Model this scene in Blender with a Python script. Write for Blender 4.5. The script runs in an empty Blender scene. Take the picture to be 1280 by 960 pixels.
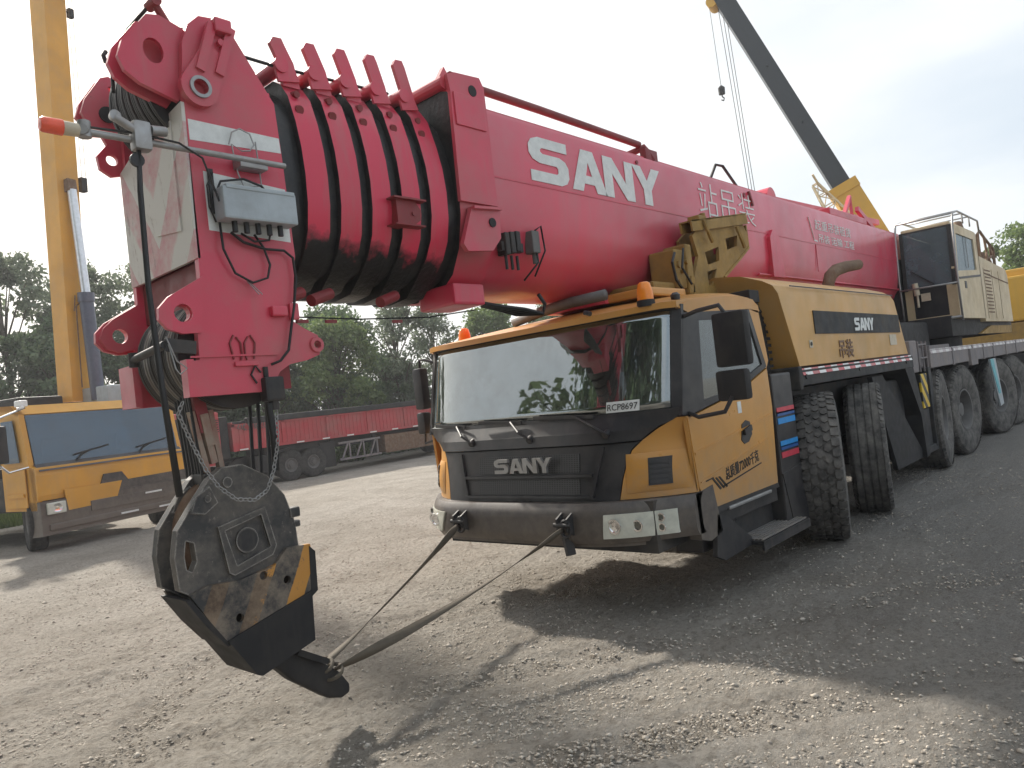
import bpy, bmesh, math, random
import numpy as np
from mathutils import Vector, Matrix, noise as mnoise
random.seed(7); RNG = np.random.default_rng(11)
sc = bpy.context.scene
C = sc.collection
PI = math.pi

# ------------------------------------------------------------------ materials
MATS = {}
def nt(name):
    m = bpy.data.materials.new(name); m.use_nodes = True
    n = m.node_tree; b = n.nodes['Principled BSDF']; MATS[name] = m
    return m, n, b
def rgba(c): return (c[0], c[1], c[2], 1)
def add(n, t, **k):
    x = n.nodes.new(t)
    for a, v in k.items():
        if a in x.inputs: x.inputs[a].default_value = v
        else: setattr(x, a, v)
    return x
def tex(n, scale, detail=4, rough=.55, out='Fac', stretch=None):
    co = add(n, 'ShaderNodeTexCoord'); src = co.outputs['Object']
    if stretch:
        mp = add(n, 'ShaderNodeMapping'); mp.inputs['Scale'].default_value = stretch
        n.links.new(src, mp.inputs['Vector']); src = mp.outputs['Vector']
    t = add(n, 'ShaderNodeTexNoise'); t.inputs['Scale'].default_value = scale
    t.inputs['Detail'].default_value = detail; t.inputs['Roughness'].default_value = rough
    n.links.new(src, t.inputs['Vector']); return t.outputs[out]
def ramp(n, src, a, b, c0=0, c1=1):
    m = add(n, 'ShaderNodeMapRange', clamp=True)
    n.links.new(src, m.inputs['Value'])
    for i, v in zip(('From Min', 'From Max', 'To Min', 'To Max'), (a, b, c0, c1)): m.inputs[i].default_value = v
    return m.outputs['Result']
def mixc(n, fac, a, b):
    m = add(n, 'ShaderNodeMix', data_type='RGBA')
    if isinstance(fac, (int, float)): m.inputs[0].default_value = fac
    else: n.links.new(fac, m.inputs[0])
    for i, v in ((6, a), (7, b)):
        if isinstance(v, tuple): m.inputs[i].default_value = rgba(v)
        else: n.links.new(v, m.inputs[i])
    return m.outputs[2]
def math_(n, op, a, b=None):
    m = add(n, 'ShaderNodeMath', operation=op)
    for i, v in ((0, a), (1, b)):
        if v is None: continue
        if isinstance(v, (int, float)): m.inputs[i].default_value = v
        else: n.links.new(v, m.inputs[i])
    return m.outputs[0]
def xyz(n):
    co = add(n, 'ShaderNodeTexCoord'); s = add(n, 'ShaderNodeSeparateXYZ')
    n.links.new(co.outputs['Object'], s.inputs[0]); return s.outputs
def bump(n, b, h, strength=.3, dist=.01):
    bp = add(n, 'ShaderNodeBump'); bp.inputs['Strength'].default_value = strength; bp.inputs['Distance'].default_value = dist
    n.links.new(h, bp.inputs['Height']); n.links.new(bp.outputs[0], b.inputs['Normal'])
def paint(name, col, rough=.4, dirt=(.26, .22, .17), amt=.45, scale=2.5, spec=.5, metal=0, streak=True, bstr=.12, chips=None, bscale=60, coat=0, mud=0):
    m, n, b = nt(name)
    f1 = ramp(n, tex(n, scale, 6, .65), .42, .75, 0, amt)
    f2 = ramp(n, tex(n, scale*2.2, 5, .6, stretch=(1.6, 1.6, .18)), .5, .78, 0, amt*.8) if streak else f1
    f = math_(n, 'MAXIMUM', f1, f2)
    var = mixc(n, ramp(n, tex(n, scale*.6, 3), .3, .7), tuple(c*.86 for c in col), tuple(min(1, c*1.1) for c in col))
    c = mixc(n, f, var, dirt)
    if mud:
        z_ = math_(n, 'ADD', xyz(n)[2], math_(n, 'MULTIPLY', math_(n, 'SUBTRACT', tex(n, 9, 7, .75), .5), 1.1))
        c = mixc(n, ramp(n, z_, .55, 1.25, mud, 0), c, (.30, .25, .195))
    if chips:
        c = mixc(n, ramp(n, tex(n, scale*9, 8, .75), .68, .71), c, chips)
    n.links.new(c, b.inputs['Base Color'])
    n.links.new(math_(n, 'ADD', ramp(n, tex(n, scale*3, 4), .3, .7, rough-.07, rough+.1), math_(n, 'MULTIPLY', f, .4)), b.inputs['Roughness'])
    b.inputs['Specular IOR Level'].default_value = spec; b.inputs['Metallic'].default_value = metal
    if coat: b.inputs['Coat Weight'].default_value = coat; b.inputs['Coat Roughness'].default_value = .22
    bump(n, b, tex(n, bscale, 4), bstr, .004)
    return m
def flat(name, col, rough=.5, metal=0, spec=.5, emit=None):
    m, n, b = nt(name)
    c = mixc(n, ramp(n, tex(n, 14, 5, .65), .3, .75), tuple(x*.85 for x in col), tuple(min(1, x*1.12) for x in col))
    n.links.new(c, b.inputs['Base Color']); b.inputs['Roughness'].default_value = rough
    b.inputs['Metallic'].default_value = metal; b.inputs['Specular IOR Level'].default_value = spec
    if emit: b.inputs['Emission Color'].default_value = rgba(col); b.inputs['Emission Strength'].default_value = emit
    return m

paint('crane_red', (.64, .040, .085), .36, (.34, .18, .16), .6, 1.6, .55, chips=(.22, .05, .05), coat=.25)
paint('boom_red', (.64, .040, .085), .36, (.38, .20, .20), .48, 1.1, .55, bstr=.06, coat=.5)
paint('dark_red', (.25, .025, .03), .5, (.12, .09, .08), .5, 4)
paint('cab_yellow', (.60, .285, .055), .33, (.40, .28, .15), .4, 1.8, .5, bstr=.05, mud=.6)
paint('hood_yellow', (.60, .33, .09), .4, (.42, .33, .2), .45, 1.5, .4, bstr=.06)
paint('ochre', (.36, .22, .06), .6, (.16, .12, .07), .7, 5, .3, chips=(.08, .05, .03))
paint('cream', (.62, .50, .31), .45, (.32, .24, .15), .55, 1.8, .4, chips=(.28, .12, .05))
paint('left_yellow', (.66, .33, .045), .38, (.4, .28, .15), .4, 1.6, .4)
paint('far_yellow', (.66, .38, .06), .45, (.4, .28, .12), .35, 1, .3)
paint('black_plastic', (.022, .022, .025), .42, (.16, .14, .12), .34, 2.5, .5, bstr=.08)
paint('bumper_black', (.03, .027, .031), .38, (.17, .15, .13), .42, 3, .5, bstr=.08, mud=.4)
paint('black_steel', (.028, .028, .03), .55, (.12, .10, .085), .6, 4, .4)
paint('grease', (.012, .012, .013), .35, (.05, .045, .04), .7, 14, .5, streak=False, bstr=.9, bscale=25)
paint('grey_steel', (.20, .19, .18), .6, (.30, .25, .2), .7, 5, .3, chips=(.10, .06, .045), streak=True)
paint('deck_grey', (.20, .185, .19), .65, (.34, .29, .26), .8, 4, .25)
paint('chassis', (.03, .032, .035), .6, (.13, .11, .09), .7, 3, .3)
paint('galvanised', (.36, .36, .36), .42, (.28, .24, .2), .5, 12, .5, metal=.6)
paint('rusty_brown', (.17, .10, .065), .75, (.30, .26, .2), .6, 10, .2)
paint('link_tan', (.34, .27, .21), .6, (.28, .06, .05), .75, 9, .3)
paint('box_grey', (.40, .45, .48), .42, (.22, .22, .22), .5, 6, .5)
paint('trailer_red', (.46, .07, .08), .6, (.30, .18, .16), .7, 1.2, .2)
paint('dim_black', (.02, .02, .022), .6, (.08, .07, .06), .5, 3, .3)
flat('white_vinyl', (.72, .74, .72), .45)
flat('dark_text', (.02, .018, .016), .5)
flat('brown_text', (.16, .07, .02), .5)
flat('hub_grey', (.13, .125, .12), .6)
flat('amber', (.95, .27, .02), .22, spec=.6)
flat('lamp_red', (.9, .12, .06), .2)
flat('cable_black', (.015, .015, .016), .5)
flat('blue_stripe', (.03, .30, .72), .4)
flat('deep_blue_stripe', (.02, .10, .32), .4)
flat('red_stripe', (.62, .06, .09), .4)
flat('lens', (.62, .63, .55), .14, spec=.8)
flat('lens_dark', (.12, .12, .10), .2, spec=.7)
flat('chrome', (.75, .75, .75), .16, metal=1)
flat('beige', (.55, .48, .36), .5)
flat('white_paint', (.78, .78, .76), .5)
flat('seat_dark', (.03, .03, .035), .8)
flat('boom_black', (.022, .028, .034), .4)
flat('rod_silver', (.75, .78, .82), .25, metal=.5)
flat('cyl_grey', (.10, .11, .15), .35)
flat('strap', (.12, .10, .075), .85)
flat('teal', (.10, .42, .48), .5)
flat('tape_red', (.55, .03, .04), .4)
flat('bark', (.09, .07, .05), .9)

m, n, b = nt('block_steel')
bv = add(n, 'ShaderNodeBevel'); bv.samples = 4; bv.inputs['Radius'].default_value = .014
ge = add(n, 'ShaderNodeNewGeometry'); dp = n.nodes.new('ShaderNodeVectorMath'); dp.operation = 'DOT_PRODUCT'
n.links.new(bv.outputs[0], dp.inputs[0]); n.links.new(ge.outputs['Normal'], dp.inputs[1])
ew = math_(n, 'MULTIPLY', ramp(n, dp.outputs['Value'], .75, .99, 1, 0), ramp(n, tex(n, 14, 6, .7), .35, .55))
c = mixc(n, ramp(n, tex(n, 4, 7, .7), .42, .70), (.035, .035, .036), (.15, .13, .11))
c = mixc(n, ramp(n, tex(n, 30, 6, .8), .60, .66, 0, .7), c, (.22, .19, .165))
c = mixc(n, ew, c, (.42, .39, .35))
n.links.new(c, b.inputs['Base Color']); b.inputs['Roughness'].default_value = .6
bump(n, b, tex(n, 25, 6, .7), .35, .006)
def rubber(name, col, dust):
    m, n, b = nt(name)
    c = mixc(n, ramp(n, tex(n, 7, 6, .7), .35, .7), col, dust)
    n.links.new(c, b.inputs['Base Color']); b.inputs['Roughness'].default_value = .8; b.inputs['Specular IOR Level'].default_value = .25
    bump(n, b, tex(n, 40, 5), .25, .004)
rubber('rubber', (.055, .053, .051), (.20, .187, .17))
rubber('rubber_far', (.03, .03, .03), (.08, .075, .07))

# greasy collar paint: red that turns into smeared black grease toward the underside
m, n, b = nt('collar_greasy')
s = xyz(n)
zz = math_(n, 'ADD', s[2], math_(n, 'MULTIPLY', math_(n, 'SUBTRACT', tex(n, 7, 5, .6), .5), .32))
zz = math_(n, 'ADD', zz, math_(n, 'MULTIPLY', s[0], .10))
gf = ramp(n, zz, 2.40, 2.50, 1, 0)
gt = math_(n, 'MULTIPLY', ramp(n, math_(n, 'ADD', s[2], math_(n, 'MULTIPLY', tex(n, 9, 5), .3)), 3.98, 4.2, 0, .5), 1)
gf = math_(n, 'MAXIMUM', gf, gt)
rd = mixc(n, ramp(n, tex(n, 4, 5, .6, stretch=(2, 2, .3)), .45, .8, 0, .5), (.64, .040, .085), (.34, .17, .16))
n.links.new(mixc(n, gf, rd, (.014, .013, .013)), b.inputs['Base Color'])
b.inputs['Roughness'].default_value = .36
bump(n, b, math_(n, 'MULTIPLY', tex(n, 22, 5), gf), .8, .012)

# windscreen glass: strongly reflecting tinted pane
def glass(name, refl, tint, rough=.02, gcol=(.86, .92, .93), dif=(.24, .24, .22), dm=(.05, .28)):
    m, n, b = nt(name)
    n.nodes.remove(b)
    g = add(n, 'ShaderNodeBsdfGlossy'); g.inputs['Color'].default_value = rgba(gcol); g.inputs['Roughness'].default_value = rough
    t = add(n, 'ShaderNodeBsdfTransparent'); t.inputs['Color'].default_value = rgba(tint)
    d = add(n, 'ShaderNodeBsdfDiffuse'); d.inputs['Color'].default_value = rgba(dif)
    fr = add(n, 'ShaderNodeFresnel'); fr.inputs['IOR'].default_value = 1.6
    f = math_(n, 'ADD', fr.outputs[0], refl)
    a = add(n, 'ShaderNodeMixShader'); n.links.new(f, a.inputs[0]); n.links.new(t.outputs[0], a.inputs[1]); n.links.new(g.outputs[0], a.inputs[2])
    c = add(n, 'ShaderNodeMixShader'); n.links.new(ramp(n, tex(n, 3, 6, .7), .4, .8, dm[0], dm[1]), c.inputs[0])
    n.links.new(a.outputs[0], c.inputs[1]); n.links.new(d.outputs[0], c.inputs[2])
    n.links.new(c.outputs[0], n.nodes['Material Output'].inputs[0])
glass('windscreen', .29, (.6, .66, .66))
glass('side_glass', .10, (.45, .5, .48))
glass('cab_glass', -.02, (.55, .66, .72), dif=(.20, .25, .28), dm=(.38, .62))
glass('blue_glass', .10, (.3, .36, .4), gcol=(.6, .72, .85), dif=(.14, .17, .2), dm=(.1, .45))

# white / faded red chevron plate
m, n, b = nt('chevron_plate')
s = xyz(n)
w = math_(n, 'MULTIPLY', math_(n, 'SUBTRACT', tex(n, 5, 4), .5), .10)
av = math_(n, 'ABSOLUTE', math_(n, 'SUBTRACT', s[1], .04))
v = math_(n, 'ADD', math_(n, 'SUBTRACT', s[2], math_(n, 'MULTIPLY', av, 1.35)), w)
fr = math_(n, 'FRACT', math_(n, 'MULTIPLY', v, 1.7))
st = math_(n, 'MULTIPLY', ramp(n, fr, .47, .53), ramp(n, tex(n, 6, 7, .75), .30, .62, .1, .8))
c = mixc(n, st, (.62, .60, .55), (.56, .16, .19))
c = mixc(n, ramp(n, tex(n, 13, 8, .8, stretch=(1, 1, .25)), .58, .64, 0, .6), c, (.24, .15, .12))
n.links.new(c, b.inputs['Base Color']); b.inputs['Roughness'].default_value = .5

# hook block: black with yellow diagonal bands, worn
m, n, b = nt('hook_stripes')
s = xyz(n)
v = math_(n, 'ADD', math_(n, 'MULTIPLY', s[0], 1.9), math_(n, 'MULTIPLY', s[2], -1.0))
v = math_(n, 'ADD', v, math_(n, 'MULTIPLY', tex(n, 12, 3), .03))
fr = math_(n, 'FRACT', math_(n, 'ADD', math_(n, 'MULTIPLY', v, 1.9), .12))
st = ramp(n, fr, .60, .615)
st = math_(n, 'MULTIPLY', st, ramp(n, math_(n, 'SUBTRACT', tex(n, 9, 7, .75), math_(n, 'MULTIPLY', s[0], .55)), .42, .47, 1, .12))
c = mixc(n, ramp(n, tex(n, 6, 7, .75), .40, .60), (.03, .03, .032), (.19, .155, .12))
c = mixc(n, st, c, (.50, .235, .045))
n.links.new(c, b.inputs['Base Color']); b.inputs['Roughness'].default_value = .6
bump(n, b, tex(n, 30, 5), .3, .005)
def hazard(name, a, bb, k, ax=(0, 2), off=0):
    m, n, b = nt(name); s = xyz(n)
    v = math_(n, 'ADD', s[ax[0]], s[ax[1]])
    fr = math_(n, 'FRACT', math_(n, 'ADD', math_(n, 'MULTIPLY', v, k), off))
    c = mixc(n, ramp(n, fr, .48, .52), a, bb)
    c = mixc(n, ramp(n, tex(n, 10, 6, .7), .5, .8, 0, .5), c, (.2, .17, .13))
    n.links.new(c, b.inputs['Base Color']); b.inputs['Roughness'].default_value = .5
hazard('hazard_yellow', (.75, .50, .03), (.03, .03, .03), 3.6)
def tapem(name, k, a=(.80, .80, .78), bb=(.60, .06, .07)):
    m, n, b = nt(name); s = xyz(n)
    fr = math_(n, 'FRACT', math_(n, 'MULTIPLY', s[0], k))
    c = mixc(n, ramp(n, fr, .49, .51), a, bb)
    c = mixc(n, ramp(n, tex(n, 5, 6, .7), .45, .8, 0, .75), c, (.33, .29, .26))
    n.links.new(c, b.inputs['Base Color']); b.inputs['Roughness'].default_value = .4
tapem('tape', 2.6); tapem('tape_faded', 2.3, (.62, .60, .58), (.40, .33, .34))
# grille mesh: dark with hex perforations
m, n, b = nt('grille_mesh')
co = add(n, 'ShaderNodeTexCoord'); mp = add(n, 'ShaderNodeMapping'); mp.inputs['Scale'].default_value = (0, 38, 60)
n.links.new(co.outputs['Object'], mp.inputs[0])
vo = add(n, 'ShaderNodeTexVoronoi'); vo.inputs['Randomness'].default_value = 0; vo.inputs['Scale'].default_value = 1
n.links.new(mp.outputs[0], vo.inputs['Vector'])
n.links.new(mixc(n, ramp(n, vo.outputs['Distance'], .28, .36), (.004, .004, .004), (.055, .055, .056)), b.inputs['Base Color'])
b.inputs['Roughness'].default_value = .5
# wire rope
m, n, b = nt('wire_rope')
co = add(n, 'ShaderNodeTexCoord')
wv = add(n, 'ShaderNodeTexWave', wave_type='BANDS', bands_direction='Y'); wv.inputs['Scale'].default_value = 10; wv.inputs['Distortion'].default_value = .3
n.links.new(co.outputs['Object'], wv.inputs['Vector'])
n.links.new(mixc(n, wv.outputs['Fac'], (.025, .024, .024), (.20, .18, .155)), b.inputs['Base Color'])
b.inputs['Roughness'].default_value = .45; b.inputs['Metallic'].default_value = .3
bump(n, b, wv.outputs['Fac'], .8, .01)
# trailer side: ribbed red
# leaves
def leafm(name, c1, c2):
    m, n, b = nt(name)
    n.nodes.remove(b)
    g = add(n, 'ShaderNodeNewGeometry')
    c = mixc(n, g.outputs['Random Per Island'], c1, c2)
    d = add(n, 'ShaderNodeBsdfDiffuse'); t = add(n, 'ShaderNodeBsdfTranslucent'); gl = add(n, 'ShaderNodeBsdfGlossy'); gl.inputs['Roughness'].default_value = .5
    n.links.new(c, d.inputs[0]); n.links.new(c, t.inputs[0]); gl.inputs[0].default_value = (.5, .5, .5, 1)
    a = add(n, 'ShaderNodeMixShader'); a.inputs[0].default_value = .4
    n.links.new(d.outputs[0], a.inputs[1]); n.links.new(t.outputs[0], a.inputs[2])
    e = add(n, 'ShaderNodeMixShader'); e.inputs[0].default_value = .05
    n.links.new(a.outputs[0], e.inputs[1]); n.links.new(gl.outputs[0], e.inputs[2])
    n.links.new(e.outputs[0], n.nodes['Material Output'].inputs[0])
leafm('leaf_dark', (.075, .12, .06), (.155, .21, .10))
leafm('leaf_bright', (.10, .16, .05), (.22, .28, .10))
leafm('leaf_grey', (.11, .145, .09), (.22, .26, .17))
leafm('grass_blade', (.06, .10, .02), (.16, .20, .06))

# ground: dusty gravel
m, n, b = nt('gravel_ground')
c = mixc(n, ramp(n, tex(n, .35, 5, .6), .35, .65), (.56, .51, .445), (.67, .62, .555))
c = mixc(n, ramp(n, tex(n, 1.3, 6, .65), .45, .7, 0, .65), c, (.38, .335, .285))
c = mixc(n, ramp(n, tex(n, 20, 9, .78), .47, .60, .0, .62), c, (.27, .225, .18))
c = mixc(n, ramp(n, tex(n, 120, 4, .8), .56, .66, .0, .85), c, (.68, .63, .56))
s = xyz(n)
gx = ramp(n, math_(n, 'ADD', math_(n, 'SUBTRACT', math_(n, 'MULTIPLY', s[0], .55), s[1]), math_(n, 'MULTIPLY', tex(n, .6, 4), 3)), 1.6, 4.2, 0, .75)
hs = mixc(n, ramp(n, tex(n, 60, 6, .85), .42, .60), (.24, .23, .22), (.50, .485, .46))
c = mixc(n, gx, c, hs)  # greyer towards the truck: own colour variation plus its shade painted in
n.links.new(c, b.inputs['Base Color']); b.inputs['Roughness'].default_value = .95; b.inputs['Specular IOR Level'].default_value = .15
h1 = math_(n, 'ADD', tex(n, 26, 8, .8), math_(n, 'MULTIPLY', tex(n, 4, 6, .7), 1.2))
bump(n, b, h1, 1.0, .14)
m, n, b = nt('stone')
g = add(n, 'ShaderNodeNewGeometry')
n.links.new(mixc(n, g.outputs['Random Per Island'], (.33, .285, .235), (.55, .50, .43)), b.inputs['Base Color']); b.inputs['Roughness'].default_value = .9

# ------------------------------------------------------------------ mesh helpers
class MB:
    def __init__(s): s.v = []; s.f = []; s.mi = []
    def addmesh(s, v, f, mi=0):
        o = len(s.v); s.v += [tuple(p) for p in v]; s.f += [tuple(i+o for i in q) for q in f]; s.mi += [mi]*len(f); return s
    def box(s, a, b, bev=0, mi=0, M=None):
        bm = bmesh.new(); bmesh.ops.create_cube(bm, size=1)
        a = Vector(a); b = Vector(b); c = (a+b)/2; d = b-a
        for v in bm.verts: v.co = Vector((v.co.x*d.x, v.co.y*d.y, v.co.z*d.z))+c
        if bev: bmesh.ops.bevel(bm, geom=bm.edges[:], offset=bev, segments=2, affect='EDGES', profile=.6)
        if M: bmesh.ops.transform(bm, matrix=M, verts=bm.verts)
        return s.bm(bm, mi)
    def bm(s, bm, mi=0):
        bm.verts.index_update(); s.addmesh([v.co[:] for v in bm.verts], [[v.index for v in f.verts] for f in bm.faces], mi); bm.free(); return s
    def hexa(s, p, mi=0):   # 8 corners: bottom 4 ccw, top 4 ccw
        return s.addmesh(p, [(3, 2, 1, 0), (4, 5, 6, 7), (0, 1, 5, 4), (1, 2, 6, 5), (2, 3, 7, 6), (3, 0, 4, 7)], mi)
    def tube(s, pts, r, n=8, mi=0, cap=True):
        pts = [Vector(p) for p in pts]; rs = r if isinstance(r, (list, tuple)) else [r]*len(pts)
        V = []; F = []; up = None
        for i, p in enumerate(pts):
            t = (pts[min(i+1, len(pts)-1)]-pts[max(i-1, 0)]).normalized()
            if up is None: up = Vector((0, 0, 1)) if abs(t.z) < .9 else Vector((1, 0, 0))
            a = t.cross(up); 
            if a.length < 1e-5: a = t.orthogonal()
            a.normalize(); bb = a.cross(t).normalized(); up = bb
            for k in range(n):
                th = 2*PI*k/n; V.append(p+(a*math.cos(th)+bb*math.sin(th))*rs[i])
        for i in range(len(pts)-1):
            for k in range(n):
                F.append((i*n+k, i*n+(k+1) % n, (i+1)*n+(k+1) % n, (i+1)*n+k))
        if cap: F.append(tuple(range(n))[::-1]); F.append(tuple(range((len(pts)-1)*n, len(pts)*n)))
        return s.addmesh(V, F, mi)
    def bar(s, a, b, w, t, up=(0, 0, 1), mi=0, w2=None, t2=None):
        a = Vector(a); b = Vector(b); d = (b-a).normalized(); x = d.cross(Vector(up)); x.normalize(); y = x.cross(d)
        w2 = w if w2 is None else w2; t2 = t if t2 is None else t2
        P = [a-x*w/2-y*t/2, a+x*w/2-y*t/2, a+x*w/2+y*t/2, a-x*w/2+y*t/2]
        Q = [b-x*w2/2-y*t2/2, b+x*w2/2-y*t2/2, b+x*w2/2+y*t2/2, b-x*w2/2+y*t2/2]
        return s.hexa(P+Q, mi)
    def lathe(s, prof, c, axis='y', n=32, mi=0, a0=0, a1=2*PI):   # prof: (axial, radius)
        V = []; F = []; full = abs(a1-a0-2*PI) < 1e-6; m = n if full else n+1
        for k in range(m):
            th = a0+(a1-a0)*k/n
            for (ax, r) in prof:
                u, w = r*math.cos(th), r*math.sin(th)
                p = {'y': (u, ax, w), 'z': (u, w, ax), 'x': (ax, u, w)}[axis]
                V.append((p[0]+c[0], p[1]+c[1], p[2]+c[2]))
        L = len(prof)
        for k in range(n):
            k2 = (k+1) % m
            for j in range(L-1): F.append((k*L+j, k*L+j+1, k2*L+j+1, k2*L+j))
        return s.addmesh(V, F, mi)
    def cyl(s, a, b, r, n=20, mi=0, r2=None):
        a = Vector(a); b = Vector(b); return s.tube([a, b], [r, r if r2 is None else r2], n, mi)
    def prism(s, pts, d, mi=0):      # planar 3D polygon extruded by vector d
        k = len(pts); P = [Vector(p) for p in pts]; d = Vector(d); Q = [p+d for p in P]
        return s.addmesh(P+Q, [tuple(range(k))[::-1], tuple(range(k, 2*k))]+[(i, (i+1) % k, (i+1) % k+k, i+k) for i in range(k)], mi)
    def plate(s, outer, holes, mp, d, mi=0):   # 2D outline with holes, filled by a curve, mapped by mp(u,v), extruded by d
        cu = bpy.data.curves.new('tmp', 'CURVE'); cu.dimensions = '2D'; cu.fill_mode = 'BOTH'
        for loop in [outer]+holes:
            sp = cu.splines.new('POLY'); sp.points.add(len(loop)-1)
            for i, p in enumerate(loop): sp.points[i].co = (p[0], p[1], 0, 1)
            sp.use_cyclic_u = True
        ob = bpy.data.objects.new('tmp', cu); me = bpy.data.meshes.new_from_object(ob)
        bpy.data.objects.remove(ob); bpy.data.curves.remove(cu)
        bm = bmesh.new(); bm.from_mesh(me); bpy.data.meshes.remove(me)
        bmesh.ops.remove_doubles(bm, verts=bm.verts, dist=1e-5)
        zs = [v.co.z for v in bm.verts]; zm = (min(zs)+max(zs))/2
        r = bmesh.ops.extrude_face_region(bm, geom=bm.faces[:])
        ext = {v for v in r['geom'] if isinstance(v, bmesh.types.BMVert)}
        d = Vector(d)
        for v in bm.verts: v.co = Vector(mp(v.co.x, v.co.y))+(d if v in ext else Vector((0, 0, 0)))
        return s.bm(bm, mi)
    def surf(s, f, nu, nv, d, mi=0):   # f(u,v)->point ; solid of thickness vector d
        V = [Vector(f(i/nu, j/nv)) for j in range(nv+1) for i in range(nu+1)]; N = len(V); d = Vector(d)
        V += [p+d for p in V]; W = nu+1; F = []
        for j in range(nv):
            for i in range(nu):
                a = j*W+i; F.append((a, a+1, a+W+1, a+W)); F.append((N+a, N+a+W, N+a+W+1, N+a+1))
        rim = [i for i in range(W)]+[j*W+nu for j in range(1, nv+1)]+[nv*W+i for i in range(nu-1, -1, -1)]+[j*W for j in range(nv-1, 0, -1)]
        for k in range(len(rim)):
            a, b2 = rim[k], rim[(k+1) % len(rim)]; F.append((a, a+N, b2+N, b2))
        return s.addmesh(V, F, mi)
KEEP = {'lettering', 'cab_interior', 'louvres', 'cab_body', 'crease', 'colour_stripe', 'side_window_frame', 'rope_bundle', 'chain'}
def clusters(mb):
    """groups of faces of an MB that touch or nearly touch each other"""
    par = list(range(len(mb.v)))
    def fd(a):
        while par[a] != a: par[a] = par[par[a]]; a = par[a]
        return a
    for f in mb.f:
        r = fd(f[0])
        for i in f[1:]: par[fd(i)] = r
    used = {i for f in mb.f for i in f}; comp = {}
    for i in used: comp.setdefault(fd(i), []).append(i)
    keys = list(comp)
    if not 1 < len(keys) <= 60: return [mb]
    bb = []
    for k in keys:
        a = np.array([mb.v[i] for i in comp[k]]); bb.append((a.min(0)-.008, a.max(0)+.008))
    g = list(range(len(keys)))
    def fg(a):
        while g[a] != a: a = g[a]
        return a
    for i in range(len(keys)):
        for j in range(i):
            if (bb[i][0] < bb[j][1]).all() and (bb[j][0] < bb[i][1]).all(): g[fg(i)] = fg(j)
    gi = {k: fg(i) for i, k in enumerate(keys)}; roots = sorted(set(gi.values()))
    if not 1 < len(roots) <= 12: return [mb]
    out = {r: MB() for r in roots}; mp = {}
    for i in sorted(used):
        m_ = out[gi[fd(i)]]; mp[i] = len(m_.v); m_.v.append(mb.v[i])
    for f, q in zip(mb.f, mb.mi):
        m_ = out[gi[fd(f[0])]]; m_.f.append(tuple(mp[i] for i in f)); m_.mi.append(q)
    return list(out.values())
def obj(name, mb, mats, parent=None, smooth=None, loc=None, recalc=True):
    if parent is not None and name not in KEEP:
        parts = clusters(mb)
        if len(parts) > 1:
            os_ = [obj_(name, p, mats, parent, smooth, loc, recalc) for p in parts]
            return max(os_, key=lambda o: len(o.data.vertices))
    return obj_(name, mb, mats, parent, smooth, loc, recalc)
def obj_(name, mb, mats, parent=None, smooth=None, loc=None, recalc=True):
    """link an MB as one mesh object; coordinates are world, stored relative to the thing's base"""
    off = Vector((0, 0, 0))
    if parent is not None:
        p = parent
        while p is not None: off += p.location; p = p.parent
    if loc is not None: base = Vector(loc)
    else: base = off if parent is not None else Vector(mb.v[0] if False else (0, 0, 0))
    me = bpy.data.meshes.new(name)
    me.from_pydata([tuple(Vector(v)-base) for v in mb.v], [], mb.f)
    mats = [mats] if isinstance(mats, str) else mats
    for m in mats: me.materials.append(MATS[m])
    if len(mats) > 1: me.polygons.foreach_set('material_index', mb.mi)
    if recalc:
        bm = bmesh.new(); bm.from_mesh(me); bmesh.ops.recalc_face_normals(bm, faces=bm.faces); bm.to_mesh(me); bm.free()
    if smooth:
        me.shade_smooth() if smooth is True else None
        if smooth is not True:
            me.polygons.foreach_set('use_smooth', [True]*len(me.polygons))
            me.set_sharp_from_angle(angle=math.radians(smooth))
    me.update()
    o = bpy.data.objects.new(name, me); C.objects.link(o)
    if parent is not None: o.parent = parent; o.location = (base-off) if loc is not None else (0, 0, 0)
    elif loc is not None: o.location = base
    return o
def tag(o, label=None, cat=None, group=None, kind=None):
    if label: o['label'] = label
    if cat: o['category'] = cat
    if group: o['group'] = group
    if kind: o['kind'] = kind
    return o
def thing(name, label, cat, loc, group=None, rz=0):
    o = bpy.data.objects.new(name, None); C.objects.link(o); o.location = loc; o.rotation_euler.z = rz
    return tag(o, label, cat, group)
def interp(t, xs, ys):
    return float(np.interp(t, xs, ys))

# lettering --------------------------------------------------------------
GL = {
 'S': ([(1, 1), (.25, 1), (.08, .93), (0, .8), (0, .62), (.08, .49), (.25, .42), (.68, .42), (.72, .38), (.72, .28), (.68, .24), (0, .24), (0, 0), (.78, 0), (.93, .07), (1, .2), (1, .44), (.93, .57), (.78, .64), (.34, .64), (.29, .68), (.29, .73), (.34, .77), (1, .77)], []),
 'A': ([(0, 0), (.33, 1), (.68, 1), (1.02, 0), (.72, 0), (.66, .19), (.36, .19), (.3, 0)], [[(.42, .39), (.6, .39), (.51, .72)]]),
 'N': ([(0, 0), (0, 1), (.3, 1), (.7, .42), (.7, 1), (.97, 1), (.97, 0), (.7, 0), (.27, .6), (.27, 0)], []),
 'Y': ([(.36, 0), (.36, .4), (0, 1), (.3, 1), (.5, .64), (.7, 1), (1, 1), (.64, .4), (.64, 0)], [])}
def logo(mb, mp, width, height, d):
    x = 0; adv = {'S': 1.08, 'A': .98, 'N': 1.0, 'Y': 1.0}; tot = 4.06
    for ch in 'SANY':
        o, hs = GL[ch]
        mb.plate([(((x+p[0])/tot)*width, p[1]*height) for p in o], [[(((x+p[0])/tot)*width, p[1]*height) for p in h] for h in hs], mp, d)
        x += adv[ch]-(.04 if ch == 'N' else 0)
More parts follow.
